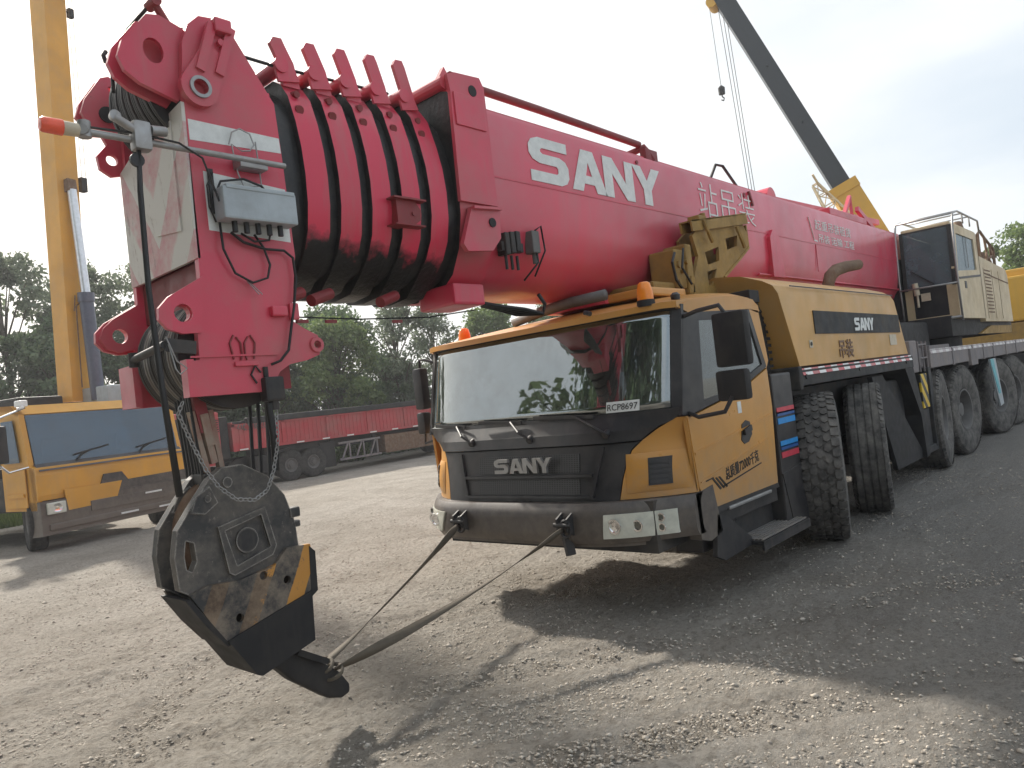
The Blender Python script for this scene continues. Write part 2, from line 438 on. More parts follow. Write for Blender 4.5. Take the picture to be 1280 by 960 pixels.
def text(mb, s, mp, width, height, d, bold=0.0, stack=False):
    cu = bpy.data.curves.new('t', 'FONT'); cu.body = s; cu.size = 1; cu.offset = bold; cu.resolution_u = 3
    ob = bpy.data.objects.new('t', cu); me = bpy.data.meshes.new_from_object(ob)
    bpy.data.objects.remove(ob); bpy.data.curves.remove(cu)
    bm = bmesh.new(); bm.from_mesh(me); bpy.data.meshes.remove(me)
    bmesh.ops.remove_doubles(bm, verts=bm.verts, dist=1e-5)
    xs = [v.co.x for v in bm.verts]; ys = [v.co.y for v in bm.verts]
    x0, x1, y0, y1 = min(xs), max(xs), min(ys), max(ys)
    r = bmesh.ops.extrude_face_region(bm, geom=bm.faces[:]); ext = {v for v in r['geom'] if isinstance(v, bmesh.types.BMVert)}
    d = Vector(d)
    for v in bm.verts:
        v.co = Vector(mp((v.co.x-x0)/(x1-x0)*width, (v.co.y-y0)/(y1-y0)*height))+(d if v in ext else Vector((0, 0, 0)))
    mb.bm(bm)

# ================================================================== MAIN CRANE
crane = thing('mobile_crane', 'huge six axle mobile crane with yellow cab and red telescopic boom folded forward over it', 'mobile crane', (8, 4.3, 0))
CY, W = 4.37, 1.47
def gcur(d): return 0 if d < .60 else .45*((d-.60)/.87)**2.2
def FX(d, z):
    return interp(z, [.6, .95, 1.40, 1.5, 1.62, 2.44, 2.6], [4.66, 4.73, 4.80, 4.83, 4.88, 5.08, 5.14]) + gcur(abs(d))*interp(z, [1.42, 1.62, 2.44], [1, .5, .44])
def BX(d, z): return 4.60+gcur(abs(d))*1.08+interp(z, [.62, .7, .9, .96], [.05, .0, .0, .05])
def patch(mb, X, dl, dr, z0, z1, nu=16, nv=6, off=0, th=.03, mi=0):
    """front surface patch: dl,dr functions of z giving lateral limits (distance towards the near side is negative Y)"""
    def f(u, v):
        z = z0+(z1-z0)*v; d = dl(z)+(dr(z)-dl(z))*u
        return (X(d, z)-off, CY-d, z)
    return mb.surf(f, nu, nv, (th, 0, 0), mi)
K = lambda c: (lambda z: c)
wz = lambda z: interp(z, [.96, 1.15, 1.36, 1.47, 1.56], [1.0, 1.03, 1.10, 1.24, 1.41])
wl_ = lambda z: wz(z)-.08

# cab shell: roof, pillars, back and far side
cab = MB()
def roofh(x): return interp(x, [4.95, 5.15, 5.5, 6.0, 6.4, 6.62, 6.72], [.0, .035, .09, .15, .165, .13, .02])
def roof(u, v):
    d = -W+2*W*u; x0 = FX(d, 2.44)-.06; x = x0+(6.72-x0)*v
    e = (1-abs(d/W)**5)**.5 if abs(d) < W else 0
    return (x, CY-d*(1.0-.02*(roofh(x)/.165)), 2.435+roofh(x)*(.62+.38*e)+.04*(1-(d/W)**2)*min(1, (x-4.9)))
cab.surf(roof, 28, 20, (0, 0, -.05))
for sgn, y in ((1, 2.905), (-1, 5.835)):
    t = .03*sgn
    # roof side skirt
    sk = [(FX(W, 2.44)-.04, 2.41)]+[(x, 2.435+roofh(x)*.62-.012) for x in (5.4, 5.7, 6.0, 6.2, 6.4, 6.5, 6.62, 6.7)]+[(6.74, 2.40), (6.70, 2.38), (6.5, 2.415), (5.4, 2.37)]
    cab.prism([(x, y, z) for x, z in sk], (0, t, 0))
    # rear pillar
    cab.prism([(x, y, z) for x, z in [(6.50, 2.415), (6.71, 2.40), (6.80, 1.93), (6.74, 1.86), (6.70, 1.87)]], (0, t, 0))
    if sgn < 0: cab.prism([(x, y, z) for x, z in [(5.15, 1.0), (5.12, 1.57), (6.2, 1.72), (6.74, 1.86), (6.74, .8), (5.3, .8)]], (0, t, 0))
cab.box((6.70, 2.93, .8), (6.76, 5.81, 2.45), .01)
cab.box((5.2, 2.94, .74), (6.74, 5.80, .80))
obj('cab_body', cab, 'cab_yellow', crane, 40)

# yellow corner cheeks
for sg in (1, -1):
    ck = MB()
    if sg > 0: patch(ck, FX, wz, K(W), .965, 1.56, 10, 8, 0, .03)
    else: patch(ck, FX, K(-W), lambda z: -wl_(z), .965, 1.56, 10, 8, 0, .03)
    # return along the side
    y = CY-sg*W
    ck.prism([(FX(W, .965)+.0, y, .965), (5.19, y, .985), (5.14, y, 1.555), (FX(W, 1.56), y, 1.56), (FX(W, 1.3), y, 1.3)], (0, sg*.03, 0))
    # moulded hump around the side vent
    def hump(u, v, sg=sg):
        d = (1.05+.40*u); z = 1.01+.30*v
        b_ = math.sin(PI*min(1, max(0, u)))**.5*math.sin(PI*v)**.5
        return (FX(d, z)-.005-.035*b_, CY-sg*d, z)
    ck.surf(hump, 12, 10, (.03, 0, 0))
    co_ = obj('corner_panel', ck, 'cab_yellow', crane, 40)
    vt = MB()
    for j in range(5):
        z = 1.075+j*.038
        patch(vt, FX, K(1.22) if sg > 0 else K(-1.34), K(1.34) if sg > 0 else K(-1.22), z, z+.026, 5, 1, .048, .02)
    patch(vt, FX, K(1.21) if sg > 0 else K(-1.35), K(1.35) if sg > 0 else K(-1.21), 1.06, 1.27, 5, 2, .040, .02)
    obj('vent', vt, 'black_plastic', co_)

# black centre panel, cowl
fp = MB()
patch(fp, FX, lambda z: -wl_(z)+.008, lambda z: wz(z)-.008, .962, 1.40, 24, 8, 0, .03)
patch(fp, FX, lambda z: -wl_(z)+.008, lambda z: wz(z)-.008, 1.412, 1.50, 24, 3, .022, .05)
def cowl(u, v):
    z = 1.50+.125*v; d = (-1+2*u)*interp(z, [1.5, 1.56, 1.62], [1.27, 1.43, 1.46]); return (FX(d, z)-.022*(1-v), CY-d, z)
fp.surf(cowl, 24, 3, (.04, 0, 0))
# raised frame around grilles
for z, hh in ((1.158, .022), (.99, .02)):
    patch(fp, FX, K(-.64), K(.80), z, z+hh, 20, 1, .03, .035)
for sg in (1, -1):
    patch(fp, FX, (lambda z: .76+.10*(z-.99)/.4) if sg > 0 else (lambda z: -.64-.10*(z-.99)/.4), (lambda z: .80+.10*(z-.99)/.4) if sg > 0 else (lambda z: -.60-.10*(z-.99)/.4), .99, 1.38, 2, 6, .022, .03)
obj('front_panel', fp, 'black_plastic', crane, 35)
for z0, z1 in ((1.02, 1.145), (1.195, 1.345)):
    gm = MB(); patch(gm, FX, K(-.47), K(.67), z0, z1, 16, 2, .006, .02); obj('grille', gm, 'grille_mesh', crane)
lg = MB(); logo(lg, lambda u, v: (4.715, 4.60-u, 1.203+v), .66, .125, (.025, 0, 0)); obj('lettering', lg, 'galvanised', crane)

# bumper
bp = MB()
patch(bp, BX, K(-W-.01), K(W+.01), .645, .96, 44, 8, 0, .10)
for sg in (1, -1):
    y = CY-sg*(W+.01)
    bp.prism([(BX(W, .96), y, .955), (5.42, y, .985), (5.50, y, .60), (5.3, y, .56), (BX(W, .63)+.02, y, .60)], (0, sg*.10, 0))
patch(bp, lambda d, z: BX(d, .7)+.06, K(-1.2), K(1.2), .615, .65, 30, 2, 0, .10)
def btop(u, v):
    d = (-W+2*W*u); return (BX(d, .96)+.005+.16*v, CY-d, .958+.004*v)
bp.surf(btop, 40, 2, (0, 0, -.02))
obj('bumper', bp, 'bumper_black', crane, 35)
for sg in (1, -1):
    hl = MB()
    a0, a1 = (.92, 1.39) if sg > 0 else (.84, 1.44)
    dl = (lambda z: a0+(.02*(z-.68)/.18)) if sg > 0 else (lambda z: -a1)
    dr = (lambda z: a1) if sg > 0 else (lambda z: -a0-.10*(.86-z)/.18)
    patch(hl, BX, dl, dr, .69, .875, 24, 3, .018, .035)
    h_ = obj('headlight', hl, 'lens', crane, 30)
    rm = MB()
    for (dd, z, r) in ((1.02, .785, .060), (1.17, .78, .046), (1.31, .825, .034), (1.31, .75, .032)):
        dd = dd if sg > 0 else dd+.03
        x = BX(dd, z)-.032; y = CY-sg*dd
        rm.lathe([(0, r*1.0), (-.008, r), (-.008, r*.72), (.0, r*.60), (.002, .001)], (x, y, z), 'x', 20)
    obj('lamp', rm, 'chrome', h_, 30)
    rm = MB()
    for (dd, z, r) in ((1.17, .78, .026), (1.31, .75, .024), (1.31, .825, .018)):
        dd = dd if sg > 0 else dd+.03
        rm.lathe([(-.012, .001), (-.014, r), (.0, r)], (BX(dd, z)-.026, CY-sg*dd, z), 'x', 16)
    obj('bulb', rm, 'lens_dark', h_, 30)
# tow eyes, number plate holder
for y in (4.95, 3.75):
    tw = MB()
    for s2 in (-.05, .05): tw.prism([(4.60, y+s2-.008, .90), (4.52, y+s2-.008, .86), (4.52, y+s2-.008, .76), (4.60, y+s2-.008, .72)], (0, .016, 0))
    tw.cyl((4.535, y-.085, .81), (4.535, y+.085, .81), .02, 12)
    tw.tube([(4.54, y-.02+.05*math.cos(t), .78+.065*math.sin(t)) for t in np.linspace(0, 2*PI, 15)], .013, 8)
    if y < 4: tw.bar((4.62, y+.04, .70), (4.60, y, .56), .07, .05)
    obj('tow_eye', tw, 'black_steel', crane, 35)
# windscreen
ws = MB(); patch(ws, FX, K(-1.39), K(1.39), 1.625, 2.425, 30, 10, .0, .008)
obj('windscreen', ws, 'windscreen', crane, True)
sr = MB()
patch(sr, FX, K(-W), K(-1.395), 1.57, 2.44, 3, 8, .004, .04); patch(sr, FX, K(1.395), K(W), 1.57, 2.44, 3, 8, .004, .04)
patch(sr, FX, K(-1.42), K(1.42), 2.41, 2.44, 24, 1, .006, .03); patch(sr, FX, K(-1.45), K(1.45), 1.60, 1.635, 24, 1, .004, .03)
obj('windscreen_frame', sr, 'black_plastic', crane, 35)
# side windows with black surround
WO = [(5.09, 1.572), (5.20, 1.56), (5.9, 1.665), (6.25, 1.735), (6.73, 1.875), (6.50, 2.41), (5.29, 2.37), (5.27, 2.3)]
WI = [(5.46, 1.66), (5.9, 1.70), (6.25, 1.79), (6.64, 1.90), (6.46, 2.33), (5.53, 2.31)]
for y, t in ((2.898, .03), (5.842, -.03)):
    sw = MB(); sw.plate(WO, [WI], lambda u, v: (u, y, v), (0, t, 0))
    so = obj('side_window_frame', sw, 'black_plastic', crane)
    sg_ = MB(); sg_.prism([(x, y+t*.4, z) for x, z in WI], (0, t*.2, 0)); obj('side_window', sg_, 'side_glass', so)
# door
dr = MB()
DO = [(5.155, 1.55), (5.20, 1.545), (5.9, 1.65), (6.25, 1.72), (6.72, 1.855), (6.735, 1.5), (6.66, .80), (5.36, .80), (5.215, .985)]
dr.prism([(x, 2.893, z) for x, z in DO], (0, .03, 0))
door = obj('door', dr, 'cab_yellow', crane)
dd_ = MB()   # moulded crease lines and lower swage
dd_.bar((5.20, 2.890, 1.26), (6.70, 2.890, 1.43), .008, .018)
dd_.bar((5.24, 2.889, 1.03), (6.55, 2.889, 1.22), .006, .012)
obj('crease', dd_, 'cab_yellow', door)
hd = MB(); hd.prism([(6.02, 2.888, 1.27), (6.06, 2.888, 1.40), (6.14, 2.888, 1.43), (6.22, 2.888, 1.41), (6.24, 2.888, 1.30), (6.16, 2.888, 1.24), (6.07, 2.888, 1.23)], (0, .006, 0))
hd.bar((6.06, 2.872, 1.33), (6.20, 2.872, 1.36), .02, .05); obj('handle', hd, 'black_plastic', door)
tx = MB()
sl = .115
tm = lambda x0, z0: (lambda u, v: (x0+u, 2.8925, z0+v+u*sl))
text(tx, '总质量72000千克', tm(5.66, .975), .66, .105, (0, -.003, 0), .012)
tx.prism([(5.60, 2.8925, .935), (6.36, 2.8925, 1.022), (6.36, 2.8925, 1.032), (5.585, 2.8925, .946)], (0, -.003, 0))
for k in range(3):
    x = 5.42+k*.055; tx.prism([(x, 2.8925, 1.03-.0*k), (x+.03, 2.8925, 1.03), (x+.15, 2.8925, .93), (x+.12, 2.8925, .925)], (0, -.003, 0))
tx.prism([(5.32, 2.8925, 1.02), (5.45, 2.8925, 1.03), (5.45, 2.8925, 1.04), (5.32, 2.8925, 1.03)], (0, -.003, 0))
obj('lettering', tx, 'dark_text', door)
stk = MB(); stk.box((6.02, 2.889, 1.50), (6.09, 2.892, 1.60)); obj('sticker', stk, 'white_vinyl', door)
# wipers
for (y0, y1, zz) in ((4.93, 5.42, 1.50), (4.22, 4.72, 1.505), (3.45, 4.05, 1.50)):
    wp = MB()
    xa = FX(CY-y0, 1.5)-.05
    wp.cyl((xa, y0, 1.47), (xa+.06, y0, 1.50), .03, 12)
    xb = FX(CY-(y0+y1)/2, 1.64)-.035
    wp.tube([(xa, y0, 1.49), (xa-.01, y0+.1, 1.55), (xb, (y0+y1)/2, 1.64)], .011, 6)
    wp.bar((FX(CY-(y0+.12), 1.64)-.03, y0+.12, 1.63), (FX(CY-(y1+.15), 1.64)-.03, y1+.15, 1.66), .014, .03)
    obj('wiper', wp, 'black_plastic', crane)
# licence card behind the glass
lc_ = MB(); M_ = lambda u, v, o: (FX(.90+u, 1.645+v)-o, CY-.90-u, 1.645+v)
lc_.surf(lambda u, v: M_(u*.27, v*.085, .007), 8, 2, (.003, 0, 0))
card = obj('windscreen_card', lc_, 'white_vinyl', crane)
t_ = MB(); text(t_, 'RCP8697', lambda u, v: M_(u+.012, v+.016, .009), .245, .05, (-.002, 0, 0), .0); obj('lettering', t_, 'dark_text', card)
# interior
it = MB()
it.box((5.2, 3.0, .82), (5.45, 5.5, 1.58), .05)
for y in (3.5, 5.0):
    it.box((5.80, y-.26, 1.1), (6.35, y+.26, 1.25), .05); it.box((6.25, y-.25, 1.2), (6.42, y+.25, 1.85), .06); it.box((6.27, y-.13, 1.88), (6.38, y+.13, 2.05), .04)
it.box((6.60, 2.96, .85), (6.68, 5.78, 2.40)); it.box((5.3, 3.0, 2.39), (6.65, 5.74, 2.41))
it.tube([(5.62+.09*math.sin(t), 3.5+.22*math.cos(t), 1.62+.2*math.sin(t)) for t in np.linspace(0, 2*PI, 21)], .017, 6)
obj('cab_interior', it, 'seat_dark', crane)
# mirrors near side
for (x, y0, y1, z0, z1, far) in ((5.2, 2.36, 2.62, 1.90, 2.31, 0), (5.2, 2.40, 2.64, 1.645, 1.875, 0), (5.20, 5.98, 6.12, 1.84, 2.28, 1), (5.18, 5.98, 6.10, 1.58, 1.81, 1)):
    mb = MB(); mb.box((x-.02, y0, z0), (x+.09, y1, z1), .028)
    o_ = obj('mirror', mb, 'dim_black' if not far else 'black_plastic', crane, 40)
    mb = MB(); mb.box((x+.088, y0+.03, z0+.03), (x+.096, y1-.03, z1-.03)); obj('mirror_glass', mb, 'chrome', o_)
ar = MB()
ar.tube([(5.20, 2.90, 1.58), (5.16, 2.80, 1.545), (5.16, 2.58, 1.57), (5.19, 2.52, 1.68)], .017, 8)
ar.tube([(5.30, 2.95, 2.33), (5.24, 2.75, 2.36), (5.22, 2.56, 2.37), (5.22, 2.50, 2.27)], .017, 8)
ar.tube([(5.26, 5.84, 2.32), (5.24, 5.95, 2.36), (5.24, 6.04, 2.37), (5.24, 6.05, 2.25)], .015, 8)
ar.tube([(5.2, 5.84, 1.52), (5.2, 6.04, 1.48), (5.22, 6.04, 1.62)], .015, 8)
obj('mirror_arm', ar, 'black_plastic', crane, 40)
# beacons
for (x, y, z) in ((5.17, 3.15, 2.475), (5.50, 5.58, 2.46)):
    mb = MB(); mb.lathe([(z-.02, .001), (z-.02, .075), (z+.03, .072), (z+.04, .055)], (x, y, 0), 'z', 24); b_ = obj('beacon', mb, 'dim_black', crane, 40)
    mb = MB(); mb.lathe([(z+.035, .066), (z+.10, .064), (z+.165, .050), (z+.18, .034), (z+.182, .001)], (x, y, 0), 'z', 24); obj('beacon_dome', mb, 'amber', b_, 40)
mb = MB(); mb.lathe([(2.49, .001), (2.49, .035), (2.53, .04), (2.55, .02), (2.55, .001)], (5.38, 3.0, 0), 'z', 16); mb.cyl((5.03, 3.6, 2.47), (5.03, 3.66, 2.49), .02); obj('roof_fitting', mb, 'black_plastic', crane, 40)
# roof handrail / pipe at the roof front
mb = MB(); mb.tube([(5.55, 4.9, 2.60), (5.5, 4.5, 2.64), (5.45, 4.1, 2.66), (5.5, 3.75, 2.67)], .05, 12); obj('air_duct', mb, 'hub_grey', crane, True)
mb = MB(); mb.box((5.75, 3.45, 2.62), (6.4, 4.1, 2.70), .02); obj('roof_hatch', mb, 'cab_yellow', crane)
# lower side: sill, step
mb = MB(); mb.box((5.40, 2.95, .62), (6.75, 3.10, .80), .01); mb.box((5.35, 3.0, .44), (5.95, 3.25, .66), .02)
mb.prism([(5.46, 2.90, .80), (6.68, 2.90, .80), (6.70, 2.90, .755), (5.46, 2.90, .745)], (0, .03, 0))
mb.prism([(5.36, 2.89, .42), (5.44, 2.89, .74), (5.6, 2.89, .70), (6.0, 2.89, .44), (6.0, 2.89, .38), (5.5, 2.89, .36)], (0, .04, 0))
obj('sill', mb, 'black_plastic', crane)
mb = MB(); mb.box((5.66, 2.885, .735), (6.5, 2.94, .765), .01); obj('sill_trim', mb, 'galvanised', crane)
mb = MB(); mb.box((5.98, 2.78, .375), (7.0, 3.06, .41), .008); mb.box((5.98, 3.04, .38), (7.0, 3.06, .62)); mb.box((5.98, 2.78, .33), (7.02, 2.80, .41)); so_ = obj('step', mb, 'black_steel', crane)
mb = MB()
for k in range(7): mb.box((6.0, 2.80+k*.036, .411), (6.98, 2.815+k*.036, .425))
for k in range(6): mb.box((6.02+k*.185, 2.80, .4105), (6.05+k*.185, 3.03, .42))
obj('tread', mb, 'grey_steel', so_)
mb = MB(); mb.box((6.80, 2.90, .30), (7.27, 3.6, 1.80), .02); mb.box((6.86, 2.895, 1.02), (7.2, 2.90, 1.06)); mb.prism([(6.80, 2.893, .86), (7.27, 2.893, .90), (7.30, 2.893, .30), (6.95, 2.893, .28)], (0, .02, 0))
tw_ = obj('air_intake', mb, 'black_plastic', crane)
for i, (z, mt) in enumerate(((1.475, 'red_stripe'), (1.435, 'deep_blue_stripe'), (1.375, 'blue_stripe'), (1.16, 'blue_stripe'), (1.115, 'deep_blue_stripe'), (1.055, 'red_stripe'))):
    hgt = .06 if mt != 'deep_blue_stripe' else .045
    mb = MB(); mb.box((6.83, 2.892, z-(.055 if mt != 'deep_blue_stripe' else .04)), (7.24, 2.897, z)); obj('colour_stripe', mb, mt, tw_)
mb = MB(); mb.box((6.82, 3.12, 1.8), (7.35, 5.4, 2.55), .02)
for k in range(9): mb.box((6.80, 3.11, 1.86+k*.07), (7.4, 3.125, 1.89+k*.07))
mb.box((6.78, 3.0, 2.5), (7.0, 3.5, 2.62), .01)
obj('radiator_housing', mb, 'dim_black', crane)

# engine hood
hood = MB()
def hoodring(x, sl):
    # x = position at z 2.63 ; front edge slants back by sl*(2.63-z)
    P = []
    for (y, z) in [(2.90, 1.84), (2.90, 2.2), (2.90, 2.58), (2.93, 2.66), (3.02, 2.72), (3.22, 2.80), (3.5, 2.84), (4.3, 2.60), (5.0, 2.6), (5.5, 2.6), (5.5, 1.84)]:
        P.append((x+sl*(2.63-z), y, z))
    return P
rings = [hoodring(7.18, .45), hoodring(7.30, .45), hoodring(8.0, .45), hoodring(9.5, .48), hoodring(10.95, .5), hoodring(11.12, .5)]
last = [(p[0], p[1]+(.10 if p[1] < 3.3 else 0), p[2]-(.10 if p[2] > 2.5 else 0)) for p in hoodring(11.22, .5)]
rings.append(last)
nr = len(rings[0]); V = [p for r in rings for p in r]; F = []
for i in range(len(rings)-1):
    for k in range(nr): F.append((i*nr+k, i*nr+(k+1) % nr, (i+1)*nr+(k+1) % nr, (i+1)*nr+k))
F.append(tuple(range(nr))); F.append(tuple(range((len(rings)-1)*nr, len(rings)*nr)))
hood.addmesh(V, F)
ho = obj('engine_hood', hood, 'hood_yellow', crane, 28)
mb = MB(); mb.prism([(8.06, 2.889, 2.165), (11.24, 2.889, 2.145), (11.22, 2.889, 2.385), (8.06, 2.889, 2.415)], (0, .01, 0)); hp = obj('hood_panel', mb, 'grey_steel' if 0 else 'chassis', ho)
mb = MB(); logo(mb, lambda u, v: (9.33+u, 2.886, 2.185+v), .74, .155, (0, -.006, 0)); obj('lettering', mb, 'white_vinyl', hp)
mb = MB(); text(mb, '吊装', lambda u, v: (8.74+u, 2.896, 1.875+v), .48, .215, (0, -.004, 0), .018); obj('lettering', mb, 'brown_text', ho)
mb = MB(); mb.box((10.72, 2.893, 1.98), (11.02, 2.898, 2.12)); mb.box((7.86, 2.893, 2.02), (7.95, 2.898, 2.10)); obj('sticker', mb, 'beige', ho)
mb = MB(); mb.cyl((7.9, 2.885, 2.06), (7.9, 2.893, 2.06), .02); mb.bar((7.5, 2.892, 2.66), (11.1, 2.9, 2.655), .006, .012); obj('latch', mb, 'dark_text', ho)
# exhaust
mb = MB(); P = [(10.0, 3.35, 2.70), (10.0, 3.35, 2.86), (10.05, 3.33, 2.96), (10.2, 3.30, 3.04), (10.45, 3.24, 3.09), (10.75, 3.18, 3.12)]
mb.tube(P, [.075, .075, .08, .08, .075, .07], 16); obj('exhaust_pipe', mb, 'rusty_brown', crane, 60)
# fender deck
mb = MB(); mb.box((7.50, 2.88, 1.64), (11.66, 3.9, 1.80), .008); mb.box((7.42, 2.87, 1.60), (7.52, 3.5, 1.84), .02)
for x in (7.62, 9.3, 11.3): mb.cyl((x, 2.87, 1.73), (x, 2.89, 1.73), .025, 10)
fd = obj('fender', mb, 'chassis', crane)
mb = MB(); mb.prism([(7.54, 2.872, 1.745), (11.60, 2.872, 1.745), (11.60, 2.890, 1.815), (7.54, 2.890, 1.815)], (0, .006, 0)); obj('reflective_tape', mb, 'tape', fd)
# chassis
mb = MB(); mb.box((5.3, 3.65, .75), (22.5, 4.95, 1.55), .02)
mb.box((6.2, 3.2, .95), (12.2, 5.3, 1.6)); mb.box((4.85, 3.1, .55), (5.3, 5.4, .95))
for x in (8.02, 9.6, 13.3, 14.95, 18.15, 19.8): mb.cyl((x, 3.2, .77), (x, 5.3, .77), .14, 12)
mb.box((10.35, 3.05, .45), (11.6, 3.6, 1.5), .03)
obj('chassis', mb, 'chassis', crane)
# mudguard between axle groups, hazard plate, uprights
mb = MB(); mb.prism([(11.25, 2.89, 1.64), (11.66, 2.89, 1.64), (11.95, 2.89, .95), (12.0, 2.89, .35), (11.84, 2.89, .33), (11.78, 2.89, .95)], (0, .55, 0))
mb.prism([(9.95, 2.95, 1.60), (10.4, 2.95, 1.60), (11.84, 2.95, .45), (11.80, 2.95, .33), (10.6, 2.95, .33)], (0, .06, 0))
obj('mudguard', mb, 'dim_black', crane)
mb = MB(); mb.box((11.72, 2.92, 1.55), (12.1, 3.6, 2.02), .02); mb.box((12.1, 2.95, 1.62), (12.5, 3.4, 1.9), .015)
for z in (1.95, 1.75): mb.tube([(12.15, 2.92, z), (12.6, 2.92, z)], .014, 6)
for x in (12.15, 12.38, 12.6): mb.tube([(x, 2.92, 1.55), (x, 2.92, 2.0)], .014, 6)
obj('side_locker', mb, 'deck_grey', crane)
mb = MB(); mb.box((12.02, 2.90, 1.02), (12.36, 2.93, 1.52), .004); obj('hazard_board', mb, 'hazard_yellow', crane)
mb = MB(); mb.box((12.45, 2.89, .42), (12.62, 3.2, 1.6), .01); mb.box((12.0, 2.9, .36), (13.0, 3.5, .46), .01); mb.box((12.0, 2.93, .46), (12.4, 3.3, 1.0), .01); obj('outrigger_box', mb, 'chassis', crane)
# deck rear
mb = MB(); mb.box((12.62, 2.88, 1.58), (21.9, 3.35, 1.86), .01); mb.box((12.62, 5.2, 1.58), (21.9, 5.7, 1.86), .01)
mb.box((12.62, 3.35, 1.56), (21.9, 5.2, 1.72))
for x in (14.05, 15.6, 16.6, 17.6, 19.0, 20.3): mb.box((x, 2.868, 1.57), (x+.10, 2.885, 1.86))
mb.box((15.3, 2.84, 1.50), (15.85, 2.9, 1.80), .01); mb.box((13.6, 3.1, 1.86), (15.0, 3.4, 1.93), .01)
dk = obj('deck', mb, 'deck_grey', crane)
mb = MB(); mb.prism([(12.66, 2.872, 1.80), (21.85, 2.872, 1.80), (21.85, 2.884, 1.868), (12.66, 2.884, 1.868)], (0, .005, 0)); obj('reflective_tape', mb, 'tape_faded', dk)
mb = MB(); mb.prism([(16.78, 2.82, 1.55), (17.38, 2.82, 1.55), (17.72, 2.82, .62), (17.36, 2.82, .60)], (0, .03, 0)); ma = obj('outrigger_plate', mb, 'box_grey', crane)
mb = MB(); mb.prism([(16.80, 2.812, 1.55), (17.12, 2.812, 1.55), (17.5, 2.812, .85), (17.28, 2.812, .85)], (0, .008, 0)); obj('blue_band', mb, 'teal', ma)

# ---- wheels
R_, TW = .775, .42
def make_tyre(tread, mat):
    mb = MB(); h = TW/2
    prof = [(-h*.62, .345), (-h*.80, .37), (-h*.97, .47), (-h, .56), (-h*.97, .66), (-h*.88, R_-.035), (-h*.78, R_-.014), (0, R_-.010), (h*.78, R_-.014), (h*.88, R_-.035), (h*.97, .66), (h, .56), (h*.97, .47), (h*.80, .37), (h*.62, .345)]
    mb.lathe(prof, (0, 0, 0), 'y', 64)
    if tread:
        rows = [(-.150, .070, .0), (-.075, .062, .5), (0.0, .058, 0), (.075, .062, .5), (.150, .070, 0)]
        N = 46
        for (y, wd, ph) in rows:
            for k in range(N):
                a = 2*PI*(k+ph)/N; da = 2*PI/N
                hexp = [(-.5, -.28), (0, -.5), (.5, -.28), (.5, .28), (0, .5), (-.5, .28)] if abs(y) < .14 else [(-.55, -.42), (.5, -.42), (.5, .36), (0, .45), (-.55, .36)]
                s_ = -1 if y > .1 else 1
                P = []
                for r in (R_-.016, R_+.004):
                    for (uy, ua) in hexp:
                        an = a+ua*da*.88; rr = r-(.018 if abs(y+s_*uy*wd) > .17 else 0)
                        P.append((rr*math.cos(an), y+s_*uy*wd, rr*math.sin(an)))
                q = len(hexp)
                mb.addmesh(P, [tuple(range(q, 2*q))]+[(i, (i+1) % q, (i+1) % q+q, i+q) for i in range(q)])
    else:
        for y in (-.12, -.045, .045, .12):
            mb.lathe([(y-.03, R_-.012), (y-.03, R_+.003), (y+.03, R_+.003), (y+.03, R_-.012)], (0, 0, 0), 'y', 64)
        N = 60
        for s_ in (-1, 1):
            for k in range(N):
                a = 2*PI*k/N
                P = []
                for (yy, rr) in ((.165, R_-.012), (.205, R_-.045), (.205, R_-.035), (.165, R_+.002)):
                    for da in (-.032, .032): P.append((rr*math.cos(a+da), s_*yy, rr*math.sin(a+da)))
                mb.addmesh(P, [(0, 1, 3, 2), (2, 3, 5, 4), (4, 5, 7, 6), (0, 2, 4, 6), (1, 7, 5, 3)])
    me = bpy.data.meshes.new('tyre'); me.from_pydata(mb.v, [], mb.f); me.materials.append(MATS[mat])
    bm = bmesh.new(); bm.from_mesh(me); bmesh.ops.recalc_face_normals(bm, faces=bm.faces); bm.to_mesh(me); bm.free()
    me.polygons.foreach_set('use_smooth', [True]*len(me.polygons)); me.set_sharp_from_angle(angle=math.radians(35)); return me
def make_rim(Rr, w, mat, deep=.10):
    mb = MB(); h = w/2
    mb.lathe([(-h, Rr), (-h+.0, Rr-.03), (-h+.03, Rr-.045), (-h+deep, Rr-.07), (-h+deep+.02, Rr*.62), (-h+deep-.03, Rr*.55), (-h+deep-.03, Rr*.34), (-h+deep-.09, Rr*.32), (-h+deep-.10, .001)], (0, 0, 0), 'y', 32)
    mb.lathe([(h, Rr), (h-.03, Rr-.045), (h-.15, Rr-.07), (h-.15, .001)], (0, 0, 0), 'y', 32)
    for k in range(10):
        a = 2*PI*k/10; mb.cyl((Rr*.45*math.cos(a), -h+deep-.055, Rr*.45*math.sin(a)), (Rr*.45*math.cos(a), -h+deep, Rr*.45*math.sin(a)), .018, 6)
    me = bpy.data.meshes.new('wheel'); me.from_pydata(mb.v, [], mb.f); me.materials.append(MATS[mat])
    me.polygons.foreach_set('use_smooth', [True]*len(me.polygons)); me.set_sharp_from_angle(angle=math.radians(35)); return me
TY1, TY2 = make_tyre(True, 'rubber'), make_tyre(False, 'rubber')
RIM = make_rim(.36, .34, 'hub_grey', .16)
def wheel(parent, x, y, z, rz, tyre=None, rim=None, s=1):
    w = bpy.data.objects.new('wheel', rim or RIM); C.objects.link(w); w.parent = parent
    off = parent.location; w.location = Vector((x, y, z))-off; w.rotation_euler.z = rz; w.scale = (s, s, s)
    t = bpy.data.objects.new('tyre', tyre); C.objects.link(t); t.parent = w; return w
ra = math.radians
